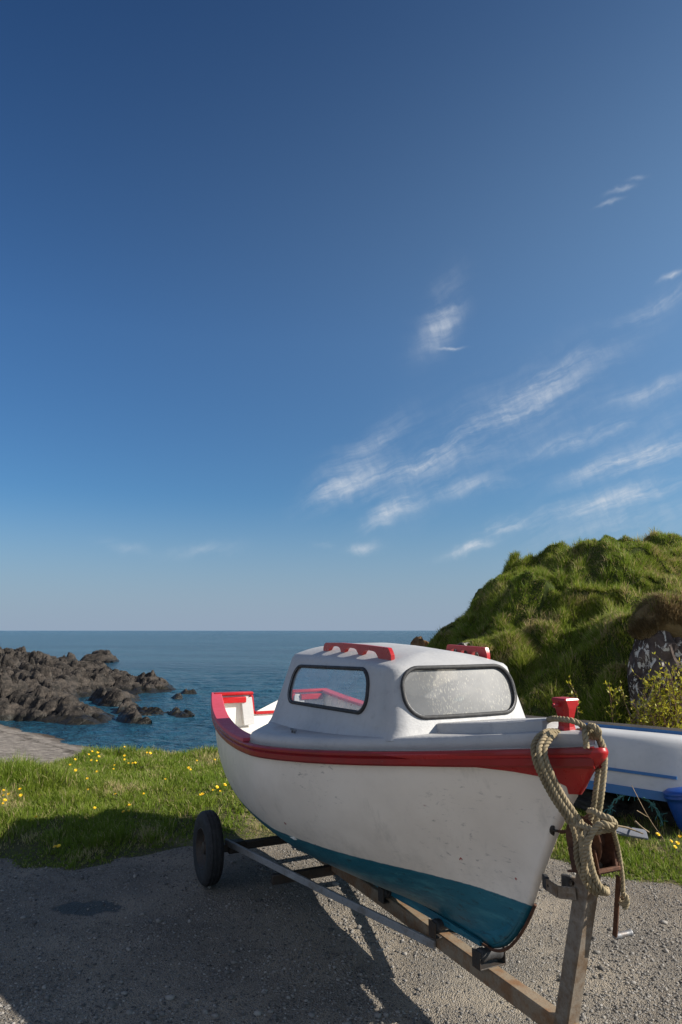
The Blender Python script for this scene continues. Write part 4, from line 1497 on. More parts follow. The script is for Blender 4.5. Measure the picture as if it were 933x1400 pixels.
# ------------------------------------------------------------------ overturned dinghy on the verge
KA = atz(740, 983, .93); KB = atz(933, 1000, .93)
ax = KB - KA; ax[2] = 0; ax /= np.linalg.norm(ax)
din = empty('overturned_dinghy', tuple((KA + KB) / 2 * np.array([1, 1, 0])), math.atan2(ax[1], ax[0]))
din.rotation_euler = (-R(9), 0, math.atan2(ax[1], ax[0]))
tag(din, 'white dinghy lying upside down with blue gunwale and rubbing strip behind the bow', 'dinghy')
n1 = 50
LX = np.linspace(-1.55, 1.75, n1)          # local x: towards the right of the photo = its bow
def din_half(x_): return .74 * np.clip(1 - np.clip((x_ - .2) / 1.62, 0, 1) ** 2.4, 0, 1) * (1 - .12 * np.clip((-x_ - .4) / 1.2, 0, 1))
def din_gun(x_): return .255 - .03 * np.clip((x_) / 1.7, -1, 1)
def din_top(x_): return .885 - .08 * np.clip((x_ - .6) / 1.2, 0, 1) ** 2
secq = [(0, 1.0), (.16, .995), (.34, .985), (.56, .965), (.70, .94), (.77, .90), (.81, .84), (.835, .76), (.87, .60), (.91, .40), (.955, .18), (.99, .03), (1.0, 0)]
V = []
for x_ in LX:
    b_, zg, zt_ = float(din_half(x_)), float(din_gun(x_)), float(din_top(x_))
    half_ = [(b_ * f, zg + (zt_ - zg) * q) for f, q in secq]
    row = [(-a_, c_) for a_, c_ in half_[::-1]] + half_[1:]
    V += [(x_, a_, c_) for a_, c_ in row]
m_ = 2 * len(secq) - 1
F = grid_faces(n1, m_)
F.append(tuple(range(m_)))
dh = mesh_obj('hull', V, F, M['plain_white'], din)
b2 = bmesh.new(); b2.from_mesh(dh.data); bmesh.ops.remove_doubles(b2, verts=b2.verts[:], dist=.001); bmesh.ops.recalc_face_normals(b2, faces=b2.faces[:]); b2.to_mesh(dh.data); b2.free()
bez_smooth(dh, 45)


def din_strip(name, zq, hgt, out, x0, x1, mat, sides=(1, -1)):
    for sg in sides:
        k = 40; xs_ = np.linspace(x0, x1, k); V = []
        for x_ in xs_:
            b_, zg, zt_ = float(din_half(x_)), float(din_gun(x_)), float(din_top(x_))
            z_ = zg + (zt_ - zg) * zq
            for dz, o_ in ((-hgt / 2, -.01), (-hgt / 2, out), (hgt / 2, out), (hgt / 2, -.01)):
                zz = (z_ + dz - zg) / (zt_ - zg)
                f = float(np.interp(zz, [q for _, q in secq][::-1], [f_ for f_, _ in secq][::-1]))
                V.append((x_, sg * (b_ * f + o_), z_ + dz))
        F = grid_faces(k, 4, close_m=True) + [(0, 1, 2, 3), tuple(4 * k - 4 + i for i in range(4))[::-1]]
        o = mesh_obj(name, V, F, mat, din)
        b2 = bmesh.new(); b2.from_mesh(o.data); bmesh.ops.recalc_face_normals(b2, faces=b2.faces[:]); b2.to_mesh(o.data); b2.free()
        bez_smooth(o, 40)


din_strip('gunwale', .035, .085, .022, -1.56, 1.74, M['blue'])
din_strip('rubbing_strip', .33, .030, .014, -1.4, .86, M['blue'])
bm = bmesh.new(); bm2 = bmesh.new()
kx = np.linspace(-1.56, 1.70, 12)
for p_, q_ in zip(kx[:-1], kx[1:]):
    bar_bm(bm, (p_, 0, float(din_top(p_)) + .052), (q_, 0, float(din_top(q_)) + .052), .055, .030, bevel=0)
    bar_bm(bm2, (p_, 0, float(din_top(p_)) + .014), (q_, 0, float(din_top(q_)) + .014), .050, .050, bevel=0)
bm_obj('keel_band', bm, M['old_wood'], din); bm_obj('keel', bm2, M['blue'], din)

# blue tub at the right edge
tc = atz(957, 1142, .05)
tub = empty('blue_tub', tuple(tc))
tag(tub, 'blue plastic tub standing in the grass under the overturned dinghy', 'tub')
V, F = lathe([(0, .15), (.004, .165), (.12, .195), (.26, .225), (.30, .228)], (0, 0, 0), (0, 0, 1), 32)
mesh_obj('body', V, F, M['blue_plastic'], tub, True)
V, F = lathe([(.30, .228), (.300, .242), (.312, .246), (.322, .238), (.326, .238), (.334, .246), (.350, .240), (.366, .20), (.372, .0)], (0, 0, 0), (0, 0, 1), 32, caps=False)
mesh_obj('lid', V, F, M['blue_plastic'], tub, True)
tub.rotation_euler = (R(-6), R(-8), 0); tub.scale = (.95, .95, 1.18)

# lobster pot under the dinghy: hooped frame, netting and teal rope
pc = atz(881, 1126, .06) + np.array([0, .10, 0])
pot = empty('lobster_pot', tuple(pc), R(-35))
pot.scale = (.82, .82, .82)
tag(pot, 'dark netted lobster pot laced with teal rope beneath the dinghy', 'lobster pot')
hoops = []
for y_ in (-.22, 0, .22):
    hoops.append(tube([(.30 * math.cos(q), y_, .02 + .33 * math.sin(q)) for q in np.linspace(0, np.pi, 22)], .009, 7))
for q in (R(2), R(45), R(90), R(135), R(178)):
    hoops.append(tube([(.30 * math.cos(q), y_, .02 + .33 * math.sin(q)) for y_ in np.linspace(-.22, .22, 5)], .007, 6))
mesh_obj('frame', *join(hoops), M['dark_steel'], pot, True)
nets = []
for k in range(-5, 14):
    for dr in (1, -1):
        pth = []
        for u_ in np.linspace(0, 1, 16):
            q = np.pi * u_; y_ = -.22 + .05 * k + dr * .30 * (u_ - .5)
            if abs(y_) <= .22: pth.append((.295 * math.cos(q), y_, .02 + .325 * math.sin(q)))
        if len(pth) > 2: nets.append(tube(pth, .003, 4))
mesh_obj('netting', *join(nets), M['net'], pot)
tw = []
rr_ = np.random.default_rng(4)
for k in range(3):
    pth = [((.31 + rr_.normal(0, .012)) * math.cos(q), -.235 + rr_.normal(0, .016), .02 + (.34 + rr_.normal(0, .012)) * math.sin(q)) for q in np.linspace(.05, np.pi - .05, 26)]
    tw.append(tube(spline(pth, 110)[0], .0055, 6))
for k in range(46):      # frayed ends
    q = rr_.uniform(.05, np.pi - .05); c_ = np.array([.31 * math.cos(q), -.235, .02 + .34 * math.sin(q)])
    tw.append(tube(spline([c_, c_ + rr_.normal(0, .02, 3), c_ + rr_.normal(0, .035, 3) + np.array([0, 0, -.02])], 8)[0], .004, 5))
mesh_obj('lacing', *join(tw), M['teal_rope'], pot, True)

# heap of dark old netting that props the dinghy
def heap(c, size, seed, label):
    bm = bmesh.new(); bmesh.ops.create_icosphere(bm, subdivisions=5, radius=1)
    P = np.array([v.co[:] for v in bm.verts])
    k = 1 + .55 * (fbm(P[:, 0] * 2.6 + seed, P[:, 1] * 2.6 + P[:, 2] * 3.1, 5, seed) - .5) + .14 * (fbm(P[:, 0] * 11 + P[:, 2] * 9, P[:, 1] * 11 + seed, 3, seed + 5) - .5)
    for v, q in zip(bm.verts, P * k[:, None] * np.array(size)): v.co = q
    o = bm_obj('net_heap', bm, M['net'], None, True); o.location = tuple(c); o.rotation_euler = (0, 0, math.atan2(ax[1], ax[0]))
    return tag(o, label, 'fishing net')
hc0 = (KA + KB) / 2
nv_ = np.array([ax[1], -ax[0], 0]); nv_ = nv_ if nv_[1] < 0 else -nv_
heap(hc0 * np.array([1, 1, 0]) + nv_ * .34 - ax * .30 + np.array([0, 0, .10]), (.62, .34, .24), 21, 'dark tangled heap of old netting under the dinghy, nearer the bow of the white boat')
heap(hc0 * np.array([1, 1, 0]) + nv_ * .22 + ax * .75 + np.array([0, 0, .08]), (.55, .30, .25), 27, 'dark tangled heap of old netting under the dinghy behind the lobster pot')

# board, sticks
bd = atz(852, 1136, .14)
bm = bmesh.new(); box_bm(bm, (0, 0, 0), (.42, .13, .022), None, .003)
o = bm_obj('board', bm, M['grey_board']); o.location = tuple(bd); o.rotation_euler = (R(20), R(6), R(-14))
tag(o, 'grey weathered board lying in the grass beneath the dinghy', 'board')
def stick(pts, r, label):
    V, F = tube(spline(pts, 16)[0], np.linspace(r, r * .6, 16), 6)
    tag(mesh_obj('stick', V, F, M['straw_stick'], None, True), label, 'stick')
stick([atz(843, 1129, .19), atz(858, 1132, .18), atz(880, 1140, .15)], .010, 'pale stick lying along the top edge of the grey board')
stick([atz(869, 1123, .20), atz(878, 1131, .20), atz(888, 1138, .16)], .008, 'short pale split stick right of the grey board')
stick([atz(864, 1074, .45), atz(880, 1105, .30), atz(893, 1127, .2), atz(907, 1146, .12)], .0035, 'long thin dry stalk leaning on the dinghy gunwale')
stick([atz(871, 1108, .32), atz(886, 1117, .26)], .004, 'thin twig crossing the long dry stalk')
stick([atz(730, 1343, -.07), atz(734, 1332, -.07), atz(741, 1322, -.06)], .006, 'short bare twig on the gravel beside the trailer beam')

# ------------------------------------------------------------------ lichened rock with turf cap
rc = aty(916, 890, 10.15)
crag = empty('rock_outcrop', (rc[0], rc[1], .05))
crag.scale = (1, 1, 1.13)
tag(crag, 'lichen spotted rock pillar capped with brown turf at the foot of the hill', 'rock')
bm = bmesh.new(); bmesh.ops.create_icosphere(bm, subdivisions=5, radius=1)
P = np.array([v.co[:] for v in bm.verts])
f1, f2, cid, c2, ox, oy = cells(P[:, 0] * 2.2 + P[:, 1] * 1.4, P[:, 2] * 1.5 + P[:, 1], 200)
g1, g2, gid, _, _, _ = cells(P[:, 0] * 5 + P[:, 1] * 3, P[:, 2] * 3.4 - P[:, 1] * 2, 210)
k = 1 + .22 * (cid - .5) - .10 * (1 - sm(f2 - f1, 0, .14)) + .10 * (gid - .5) - .05 * (1 - sm(g2 - g1, 0, .15))
Q = P * k[:, None] * np.array([.62, .48, 1.08]) + np.array([.10, .12, .90])
for v, q in zip(bm.verts, Q): v.co = q
bm_obj('rock', bm, M['lichen_rock'], crag)
nb = 15000
dr_ = rng.normal(0, 1, (nb * 2, 3)); dr_ /= np.linalg.norm(dr_, axis=1)[:, None]
dr_ = dr_[dr_[:, 2] > -.35][:nb]; nb = len(dr_)
lmp = 1 + .22 * (fbm(dr_[:, 0] * 2 + 4, dr_[:, 1] * 2 + dr_[:, 2] * 2, 3, 221) - .5)
cx_, cy_, cz_ = dr_[:, 0] * .56 * lmp + .12, dr_[:, 1] * .46 * lmp + .08, 1.80 + dr_[:, 2] * .26 * lmp - .10 * dr_[:, 0] - .5 * np.clip(-dr_[:, 0] - .45, 0, 1) + .10 * fbm(dr_[:, 0] * 4, dr_[:, 1] * 4 + dr_[:, 2] * 3, 2, 230)
bm = bmesh.new(); bmesh.ops.create_icosphere(bm, subdivisions=3, radius=1)
for v in bm.verts:
    nz = .1 * (float(fbm(np.array([v.co.x * 2.]), np.array([v.co.y * 2. + v.co.z]), 3, 220)[0]) - .5)
    v.co = Vector((v.co.x * .54 + .12, v.co.y * .44 + .10, 1.80 + v.co.z * .25 - .10 * v.co.x)) * (1 + nz)
m_, t_n, p_n = material('dead_turf')
setp(t_n, p_n, t_n.mix(t_n.noise(5, 6, .7), (.10, .07, .03), (.20, .145, .075)), .95, normal=t_n.bump(t_n.noise(30, 5, .7, stretch=(1, 1, .3)), .8, .03), spec=.1)
capo = bm_obj('turf_cap', bm, m_, crag, True)
tuft = blades('tussock', cx_, cy_ + .04, cz_, rng.uniform(.05, .17, nb), np.full(nb, .004), M['dead_grass'], lean=.8, nrm=np.stack([(cx_ - .12) * 2.2, (cy_ - .06) * 2.8, .5 + 0 * cx_], 1), wind=(0, 0))
tuft.parent = capo
up_ = dr_[:, 2] > .25
sel = np.where(up_)[0][:2600]
gt_ = blades('cap_grass', cx_[sel], cy_[sel] + .05, cz_[sel] + .02, rng.uniform(.05, .16, len(sel)), np.full(len(sel), .004), M['hill_grass'], lean=.8, wind=(-.1, 0))
gt_.parent = capo

# orange lichened rocks where the hill meets the sea
oc = aty(578, 880, 21)
bm = bmesh.new(); bmesh.ops.create_icosphere(bm, subdivisions=4, radius=1)
P = np.array([v.co[:] for v in bm.verts])
f1, f2, cid, c2, ox, oy = cells(P[:, 0] * 3 + P[:, 1] * 2, P[:, 2] * 2 + P[:, 1], 300)
k = 1 + .4 * (cid - .5) - .2 * (1 - sm(f2 - f1, 0, .15))
Q = P * k[:, None] * np.array([.75, .8, 2.0]) + np.array([0, 0, -1.85])
for v, q in zip(bm.verts, Q): v.co = q
o = bm_obj('cliff_rock', bm, M['orange_rock']); o.location = tuple(oc)
tag(o, 'orange lichened rock at the seaward foot of the hill above the cabin roof', 'rock')

# pale lichened hummock rock above the cabin roof, seen behind the far grab rail
hc_ = aty(648, 884, 13.2)
hum = empty('grassy_hummock', (hc_[0], hc_[1], hc_[2] - .16))
tag(hum, 'small pale rock with a tuft of yellow grass behind the far red grab rail', 'rock')
bm = bmesh.new(); bmesh.ops.create_icosphere(bm, subdivisions=4, radius=1)
P = np.array([v.co[:] for v in bm.verts])
f1, f2, cid, c2, ox, oy = cells(P[:, 0] * 4 + P[:, 1] * 2, P[:, 2] * 4 + P[:, 1], 310)
k = 1 + .35 * (cid - .5) - .12 * (1 - sm(f2 - f1, 0, .15))
for v, q in zip(bm.verts, P * k[:, None] * np.array([.24, .22, .20]) + np.array([-.12, -.05, .05])): v.co = q
bm_obj('rock', bm, M['lichen_rock'], hum)
nb = 2600
th_ = rng.uniform(0, 2 * np.pi, nb); rr = np.sqrt(rng.uniform(0, 1, nb)) * .30
cx_, cy_ = rr * np.cos(th_) + .05, rr * np.sin(th_)
tf = blades('tussock', cx_, cy_, .05 + .17 * np.sqrt(np.clip(1 - (rr / .31) ** 2, 0, 1)), rng.uniform(.06, .14, nb), np.full(nb, .004), M['hill_grass'], lean=.9, nrm=np.stack([cx_ * 3, cy_ * 3, np.ones(nb)], 1), wind=(0, 0))
tf.parent = hum


# ------------------------------------------------------------------ willow shrub behind the dinghy
def leaf_mat():
    m, t, p = material('willow_leaf')
    g = t.new('ShaderNodeNewGeometry')
    c = t.mix(g.outputs['Random Per Island'], (.50, .42, .03), (.26, .30, .03))
    setp(t, p, c, .5)
    tl = t.new('ShaderNodeBsdfTranslucent'); t.link(c, tl.inputs[0])
    ms = t.new('ShaderNodeMixShader'); ms.inputs[0].default_value = .45
    t.link(p.outputs[0], ms.inputs[1]); t.link(tl.outputs[0], ms.inputs[2]); t.link(ms.outputs[0], t.n['Material Output'].inputs[0])
    return m


M['leaf'] = leaf_mat()
M['bark'] = painted('willow_bark', (.17, .085, .05), (.11, .06, .035), None, .7, bump=.3, scale=15)
M['grey_bark'] = painted('bare_grey_bark', (.26, .22, .19), (.18, .15, .12), None, .8, bump=.3, scale=15)


def shrub(name, base, stems, label, seed, cat='shrub', leafy=.8):
    r_ = np.random.default_rng(seed)
    root = empty(name, tuple(base))
    tag(root, label, cat)
    st_g, st_b, lv_, lf = [], [], [], []
    def add_leaf(p, d, L):
        d = d / np.linalg.norm(d); sd_ = np.cross(d, r_.normal(0, 1, 3)); sd_ /= np.linalg.norm(sd_)
        k = len(lv_)
        lv_.extend([p, p + d * L * .45 + sd_ * L * .20, p + d * L, p + d * L * .45 - sd_ * L * .20]); lf.append((k, k + 1, k + 2, k + 3))
    for (x0, y0, x1, y1, h0) in stems:
        p0 = np.array([x0, y0, 0.0]); p2 = np.array([x1, y1, h0]); p1 = (p0 + p2) / 2 + r_.normal(0, .04, 3)
        pth, L = spline([p0, p1, p2], 26)
        bare = r_.uniform() > leafy
        (st_b if bare else st_g).append(tube(pth, np.linspace(.009, .003, 26), 6))
        side_n = int(h0 * 13)
        for j in range(side_n):
            i = r_.integers(7, 25); a_ = pth[i]
            if bare:
                if r_.uniform() > .3:
                    dd = r_.normal(0, 1, 3) * .10 + (pth[-1] - pth[0]) / L * .15
                    st_b.append(tube(spline([a_, a_ + dd * .5 + r_.normal(0, .01, 3), a_ + dd], 8)[0], np.linspace(.004, .0015, 8), 5))
                continue
            dd = r_.normal(0, 1, 3) * .09 + np.array([0, 0, .10])
            tw_, _ = spline([a_, a_ + dd * .5 + r_.normal(0, .01, 3), a_ + dd], 8)
            st_g.append(tube(tw_, np.linspace(.0035, .0015, 8), 5))
            for q in range(r_.integers(7, 12)): add_leaf(tw_[r_.integers(2, 8)], r_.normal(0, .6, 3) + dd / np.linalg.norm(dd) + np.array([0, 0, .3]), r_.uniform(.03, .065))
        if not bare:
            for q in range(int(16 * h0)):
                i = r_.integers(10, 26); add_leaf(pth[i], r_.normal(0, .7, 3) + np.array([0, 0, .6]), r_.uniform(.025, .055))
    if st_g: mesh_obj('stems', *join(st_g), M['bark'], root, True)
    if st_b: mesh_obj('bare_stems', *join(st_b), M['grey_bark'], root, True)
    if lv_: mesh_obj('foliage', lv_, lf, M['leaf'], root)
    return root


def on_ground(u, v, dist):
    p = aty(u, v, dist); return np.array([p[0], p[1], float(ground_z(p[0], p[1])) - .02])


def stem_to(base, u, v, dy=0.0, off=0.0):
    p = aty(u, v, base[1] + dy)
    return (off, 0.0, p[0] - base[0], dy, p[2] - base[2])


Y1 = 9.75
for (u, vtop, lab, sd_) in ((791, 945, 'lone yellow leaved shoot just behind the red mooring post', 1), (836, 934, 'tall bare stemmed willow shoot left of the leafy shrub', 2), (853, 946, 'thin willow shoot close against the leafy shrub', 3)):
    b_ = on_ground(u, 985, Y1)
    shrub('willow_shoot', b_, [stem_to(b_, u - 3, vtop)], lab, sd_, 'shoot', 1.0)
b_ = on_ground(905, 985, Y1)
r3 = np.random.default_rng(9)
stems = []
for k in range(52):
    u = r3.uniform(862, 950); v = np.interp(u, [862, 880, 900, 950], [940, 928, 915, 905]) + r3.uniform(-4, 45)
    off = r3.uniform(-.45, .45)
    stems.append(stem_to(b_, u, v, r3.uniform(-.3, .3), off))
shrub('willow_shrub', b_, stems, 'tangled yellow green willow shrub behind the overturned dinghy', 12, 'shrub', .72)

# dark leafy weed on the hill
pw = aty(735, 925, 11.6)
wz_ = float(hill_z(np.array([pw[0]]), np.array([pw[1]]))[0])

# ------------------------------------------------------------------ dandelions
def dandelion_mesh():
    V, F, fm = [], [], []
    tv_, tf_ = tube([(0, 0, -.14), (.003, .002, -.06), (0, 0, 0)], .0022, 5)
    V += list(tv_); F += tf_; fm += [0] * len(tf_)
    for ring, (r0, r1, z0, z1, n_p) in enumerate(((.003, .022, .002, .003, 16), (.002, .018, .004, .009, 14), (.0, .012, .006, .013, 10))):
        for i in range(n_p):
            a_ = 2 * math.pi * (i + ring * .37) / n_p; w_ = .0036
            ca, sa = math.cos(a_), math.sin(a_)
            k = len(V)
            V += [(r0 * ca - w_ * .5 * sa, r0 * sa + w_ * .5 * ca, z0), (r0 * ca + w_ * .5 * sa, r0 * sa - w_ * .5 * ca, z0),
                  (r1 * ca + w_ * sa, r1 * sa - w_ * ca, z1), (r1 * ca - w_ * sa, r1 * sa + w_ * ca, z1)]
            F.append((k, k + 1, k + 2, k + 3)); fm.append(1)
    return V, F, fm


m_st, tt_, pp_ = material('dandelion_stem'); setp(tt_, pp_, (.10, .16, .04), .6)
m_fl, tt_, pp_ = material('dandelion_petal'); setp(tt_, pp_, tt_.mix(tt_.noise(80, 3), (.80, .50, .01), (.85, .60, .03)), .6)
Vd, Fd, fmd = dandelion_mesh()
proto = None
left_px = [(15, 235), (80, 230), (15, 255), (35, 250), (83, 255), (20, 275), (12, 288), (145, 340), (220, 460), (235, 457), (368, 80), (355, 92), (395, 100), (365, 115), (386, 117), (390, 85), (300, 112), (280, 133), (302, 155),
           (387, 160), (457, 135), (453, 150), (497, 62), (497, 97), (497, 112), (513, 127), (530, 127), (540, 125), (587, 85), (600, 87), (348, 188), (352, 232), (461, 250), (574, 248), (516, 294), (513, 317), (493, 320), (378, 305),
           (660, 190), (785, 117), (753, 145), (760, 152), (857, 113), (866, 222), (850, 234), (878, 238), (897, 213), (808, 250), (798, 253)]
left_px = [(a_ * .343, 1000 + b_ * .343) for a_, b_ in left_px]
right_px = [(690 + a_ * .2605, 930 + b_ * .2605) for a_, b_ in ((805, 810), (875, 845), (907, 855), (895, 875), (297, 795), (560, 870), (553, 876), (920, 820))]


def hit_ground(u, v, lift):
    r = ray(u, v); c = np.array([0, 0, EYE])
    ks = np.linspace(3, 14, 2200)
    P_ = c[None] + ks[:, None] * r[None]
    g = P_[:, 2] - (ground_z(P_[:, 0], P_[:, 1]) + lift(P_[:, 0], P_[:, 1]))
    i = np.where(g < 0)[0]
    return P_[i[0]] if len(i) else None


for px, lab, grp in ((left_px, 'yellow dandelion flower in the grass bank left of the boat', 'dandelions on the grass bank'),
                     (right_px, 'yellow dandelion flower in the grass right of the bow', 'dandelions on the verge')):
    for (u, v) in px:
        p = hit_ground(u, v, (lambda a_, b_: bank_height(a_, b_) * .9 + .025) if px is left_px else (lambda a_, b_: np.full(np.shape(a_), .13)))
        if p is None: continue
        if proto is None:
            o = proto = mesh_obj('dandelion', Vd, Fd, [m_st, m_fl], None, False, fmd)
        else:
            o = proto.copy(); COL.objects.link(o)
        o.location = tuple(p)
        sc_ = random.uniform(.62, 1.0)
        o.scale = (sc_,) * 3
        o.rotation_euler = (random.uniform(.15, .7), random.uniform(-.3, .3), random.uniform(-.5, .5))
        tag(o, lab, 'flower', grp)

# ------------------------------------------------------------------ camera, sun, sky
cam = bpy.data.cameras.new('camera'); co = link(bpy.data.objects.new('camera', cam))
co.location = (0, 0, EYE)
co.rotation_euler = (math.pi / 2 + PITCH, 0, 0)
cam.sensor_fit = 'VERTICAL'; cam.sensor_height = 36; cam.lens = FPX / 1400 * 36
cam.clip_end = 60000; cam.clip_start = .05
scene.camera = co

SUN_EL = R(31.6)
sdir = np.array([.978, -.208]); sdir /= np.linalg.norm(sdir)
sv = Vector((sdir[0] * math.cos(SUN_EL), sdir[1] * math.cos(SUN_EL), math.sin(SUN_EL)))
sl = bpy.data.lights.new('sun', 'SUN'); sl.energy = 4.6; sl.angle = R(.55); sl.color = (1.0, .93, .82)
so_ = link(bpy.data.objects.new('sun', sl)); so_.rotation_euler = (-sv).to_track_quat('-Z', 'Y').to_euler(); so_.location = (30, -4, 25)

w = bpy.data.worlds.new('World'); scene.world = w; w.use_nodes = True
t = NT(w)
bg = t.n['Background']
sky = t.new('ShaderNodeTexSky'); sky.sky_type = 'NISHITA'; sky.sun_disc = False
sky.sun_elevation = SUN_EL; sky.sun_rotation = math.atan2(sdir[0], sdir[1])
sky.air_density = 1.0; sky.dust_density = .35; sky.ozone_density = 2.2; sky.altitude = 0
dirv = t.coord('Generated')
# high thin cirrus, streaks fixed to directions of the sky
def world_dir(u, v):
    r = ray(u, v); return r / np.linalg.norm(r)
CL = [(600, 435, 52, 22, -62, .30), (615, 472, 16, 2.5, -3, .30), (745, 521, 55, 9, -31, .42), (690, 572, 150, 24, -33, .30), (568, 641, 62, 14, -33, .28), (472, 668, 60, 17, -24, .42), (500, 615, 75, 26, -40, .16),
      (541, 697, 36, 13, -24, .50), (520, 722, 20, 7, -20, .25), (500, 752, 20, 7, -8, .42), (690, 718, 30, 7, -17, .46), (641, 747, 32, 7, -16, .50), (796, 598, 72, 9, -21, .44), (862, 628, 82, 15, -20, .66), (850, 682, 130, 14, -16, .36),
      (905, 408, 66, 13, -28, .30), (918, 376, 20, 4, -6, .42), (842, 254, 13, 4, -12, .26), (861, 237, 11, 3, -8, .26), (830, 273, 12, 3, -8, .18), (892, 530, 66, 12, -14, .22), (285, 753, 46, 9, -3, .13), (170, 746, 34, 8, 5, .10),
      (642, 668, 66, 13, -10, .20), (736, 720, 9, 3, -8, .3), (860, 705, 150, 44, -15, .17), (440, 750, 12, 4, -6, .18), (900, 590, 90, 60, -18, .08), (660, 600, 170, 60, -33, .09)]
wn = t.noise(7.0, 5, .6, vec=dirv, col=True)
sub = t.new('ShaderNodeVectorMath', operation='SUBTRACT'); t.link(wn, sub.inputs[0]); sub.inputs[1].default_value = (.5, .5, .5)
scl = t.new('ShaderNodeVectorMath', operation='SCALE'); t.link(sub.outputs[0], scl.inputs[0]); scl.inputs['Scale'].default_value = .055
add = t.new('ShaderNodeVectorMath', operation='ADD'); t.link(dirv, add.inputs[0]); t.link(scl.outputs[0], add.inputs[1])
tot = None
for (u, v, L, W, ang, stg) in CL:
    c0_ = world_dir(u, v); ca, sa = math.cos(R(ang)), math.sin(R(ang))
    e1 = world_dir(u + ca * L, v + sa * L) - c0_; e2 = world_dir(u - sa * W, v + ca * W) - c0_
    l1, l2 = np.linalg.norm(e1), np.linalg.norm(e2)
    s_ = t.new('ShaderNodeVectorMath', operation='SUBTRACT'); t.link(add.outputs[0], s_.inputs[0]); s_.inputs[1].default_value = tuple(c0_)
    d1 = t.new('ShaderNodeVectorMath', operation='DOT_PRODUCT'); t.link(s_.outputs[0], d1.inputs[0]); d1.inputs[1].default_value = tuple(e1 / l1 ** 2)
    d2 = t.new('ShaderNodeVectorMath', operation='DOT_PRODUCT'); t.link(s_.outputs[0], d2.inputs[0]); d2.inputs[1].default_value = tuple(e2 / l2 ** 2)
    q = t.math('MULTIPLY', d1.outputs['Value'], d1.outputs['Value'])
    q = t.math('MULTIPLY_ADD', d2.outputs['Value'], d2.outputs['Value'], q)
    g = t.math('MULTIPLY', t.math('POWER', 2.718, t.math('MULTIPLY', q, -1.25)), stg * 1.35)
    tot = g if tot is None else t.math('ADD', tot, g)
# fibrous texture along the streak direction
cc = world_dir(700, 600); ca, sa = math.cos(R(-24)), math.sin(R(-24))
e1 = world_dir(700 + 60 * ca, 600 + 60 * sa) - cc; e2 = world_dir(700 - 60 * sa, 600 + 60 * ca) - cc
e1 /= np.linalg.norm(e1); e2 /= np.linalg.norm(e2)
d1 = t.new('ShaderNodeVectorMath', operation='DOT_PRODUCT'); t.link(add.outputs[0], d1.inputs[0]); d1.inputs[1].default_value = tuple(e1)
d2 = t.new('ShaderNodeVectorMath', operation='DOT_PRODUCT'); t.link(add.outputs[0], d2.inputs[0]); d2.inputs[1].default_value = tuple(e2)
cmb = t.new('ShaderNodeCombineXYZ'); t.link(t.math('MULTIPLY', d1.outputs['Value'], 5.0), cmb.inputs[0]); t.link(t.math('MULTIPLY', d2.outputs['Value'], 30.0), cmb.inputs[1])
fib = t.noise(1.0, 7, .62, vec=cmb.outputs[0])
cmb2 = t.new('ShaderNodeCombineXYZ'); t.link(t.math('MULTIPLY', d1.outputs['Value'], 75.0), cmb2.inputs[0]); t.link(t.math('MULTIPLY', d2.outputs['Value'], 22.0), cmb2.inputs[1])
rip = t.noise(1.0, 4, .6, vec=cmb2.outputs[0])
dens = t.math('MULTIPLY', tot, t.math('MULTIPLY', t.ramp(fib, .33, .72, .08, 1.5), t.ramp(rip, .3, .7, .7, 1.2)))
dens = t.math('MINIMUM', dens, .8)
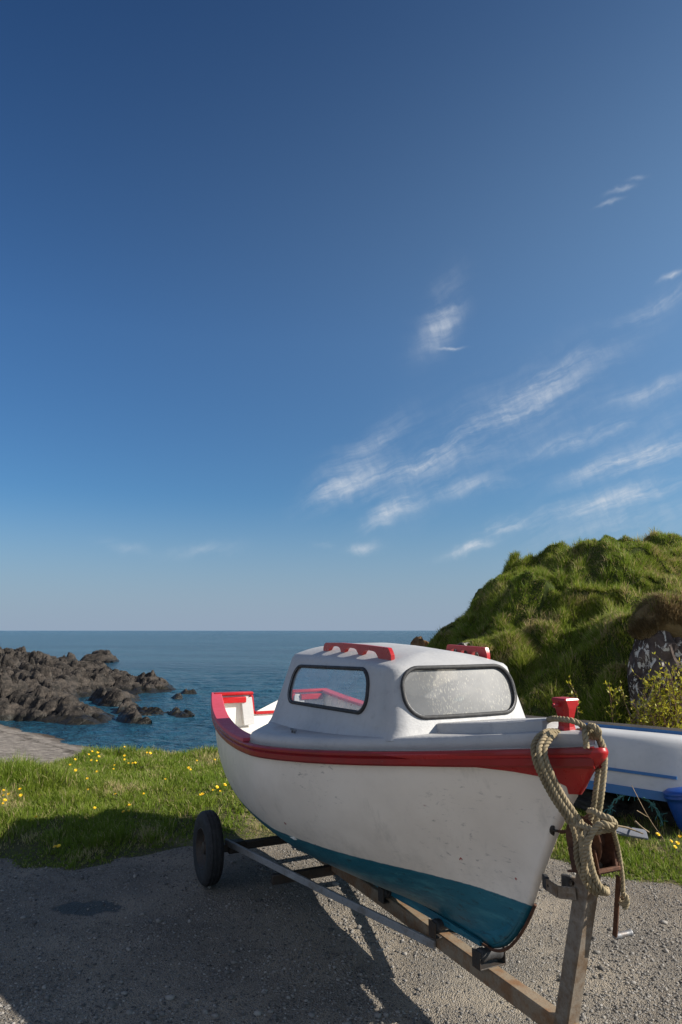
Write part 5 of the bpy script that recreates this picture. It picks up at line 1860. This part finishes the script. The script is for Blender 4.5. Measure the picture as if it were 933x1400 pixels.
# deep clear maritime blue: filtered sky, greyer towards the sea horizon, glow of thin haze round the sun
tint = t.new('ShaderNodeMix'); tint.data_type = 'RGBA'; tint.blend_type = 'MULTIPLY'; tint.inputs[0].default_value = 1.0
t.link(sky.outputs[0], tint.inputs[6])
sepd = t.new('ShaderNodeSeparateXYZ'); t.link(dirv, sepd.inputs[0])
el = sepd.outputs[2]
t.link(t.mix(t.ramp(el, .40, .76, smooth=False), t.mix(t.ramp(el, .0, .42, smooth=False), (.27, .45, .57), (.23, .43, .63)), (.055, .225, .44)), tint.inputs[7])
sund = t.new('ShaderNodeVectorMath', operation='DOT_PRODUCT'); t.link(dirv, sund.inputs[0]); sund.inputs[1].default_value = tuple(sv)
glow = t.math('POWER', t.math('MULTIPLY_ADD', sund.outputs['Value'], .5, .5), 3.0)
glow = t.math('MULTIPLY', glow, t.ramp(el, .42, .80, 1.0, .34))
gl_ = t.new('ShaderNodeVectorMath', operation='SCALE'); gl_.inputs[0].default_value = (1.5, 2.05, 1.9); t.link(glow, gl_.inputs['Scale'])
ad2 = t.new('ShaderNodeVectorMath', operation='ADD'); t.link(tint.outputs[2], ad2.inputs[0]); t.link(gl_.outputs[0], ad2.inputs[1])
# warm fill glow added to the unseen sky behind the viewer, lifts hull shade
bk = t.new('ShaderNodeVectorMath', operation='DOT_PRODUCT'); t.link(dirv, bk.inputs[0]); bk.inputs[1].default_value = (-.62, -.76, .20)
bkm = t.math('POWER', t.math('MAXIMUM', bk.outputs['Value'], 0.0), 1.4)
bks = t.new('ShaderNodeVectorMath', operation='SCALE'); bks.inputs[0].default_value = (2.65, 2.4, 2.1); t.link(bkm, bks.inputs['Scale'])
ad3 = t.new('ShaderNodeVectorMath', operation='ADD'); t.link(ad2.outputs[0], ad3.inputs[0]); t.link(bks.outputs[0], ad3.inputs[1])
hz = t.ramp(el, .20, -.01, 0, .92)
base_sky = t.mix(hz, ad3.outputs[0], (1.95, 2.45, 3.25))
cl_col = (4.2, 4.5, 4.9, 1)
mx = t.mix(dens, base_sky, cl_col)
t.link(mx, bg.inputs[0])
bg.inputs[1].default_value = .085

scene.view_settings.view_transform = 'Standard'
scene.view_settings.look = 'None'
scene.view_settings.exposure = 0.87
scene.view_settings.gamma = 1.0
scene.view_settings.use_curve_mapping = False
scene.cycles.max_bounces = 8
scene.cycles.transparent_max_bounces = 12
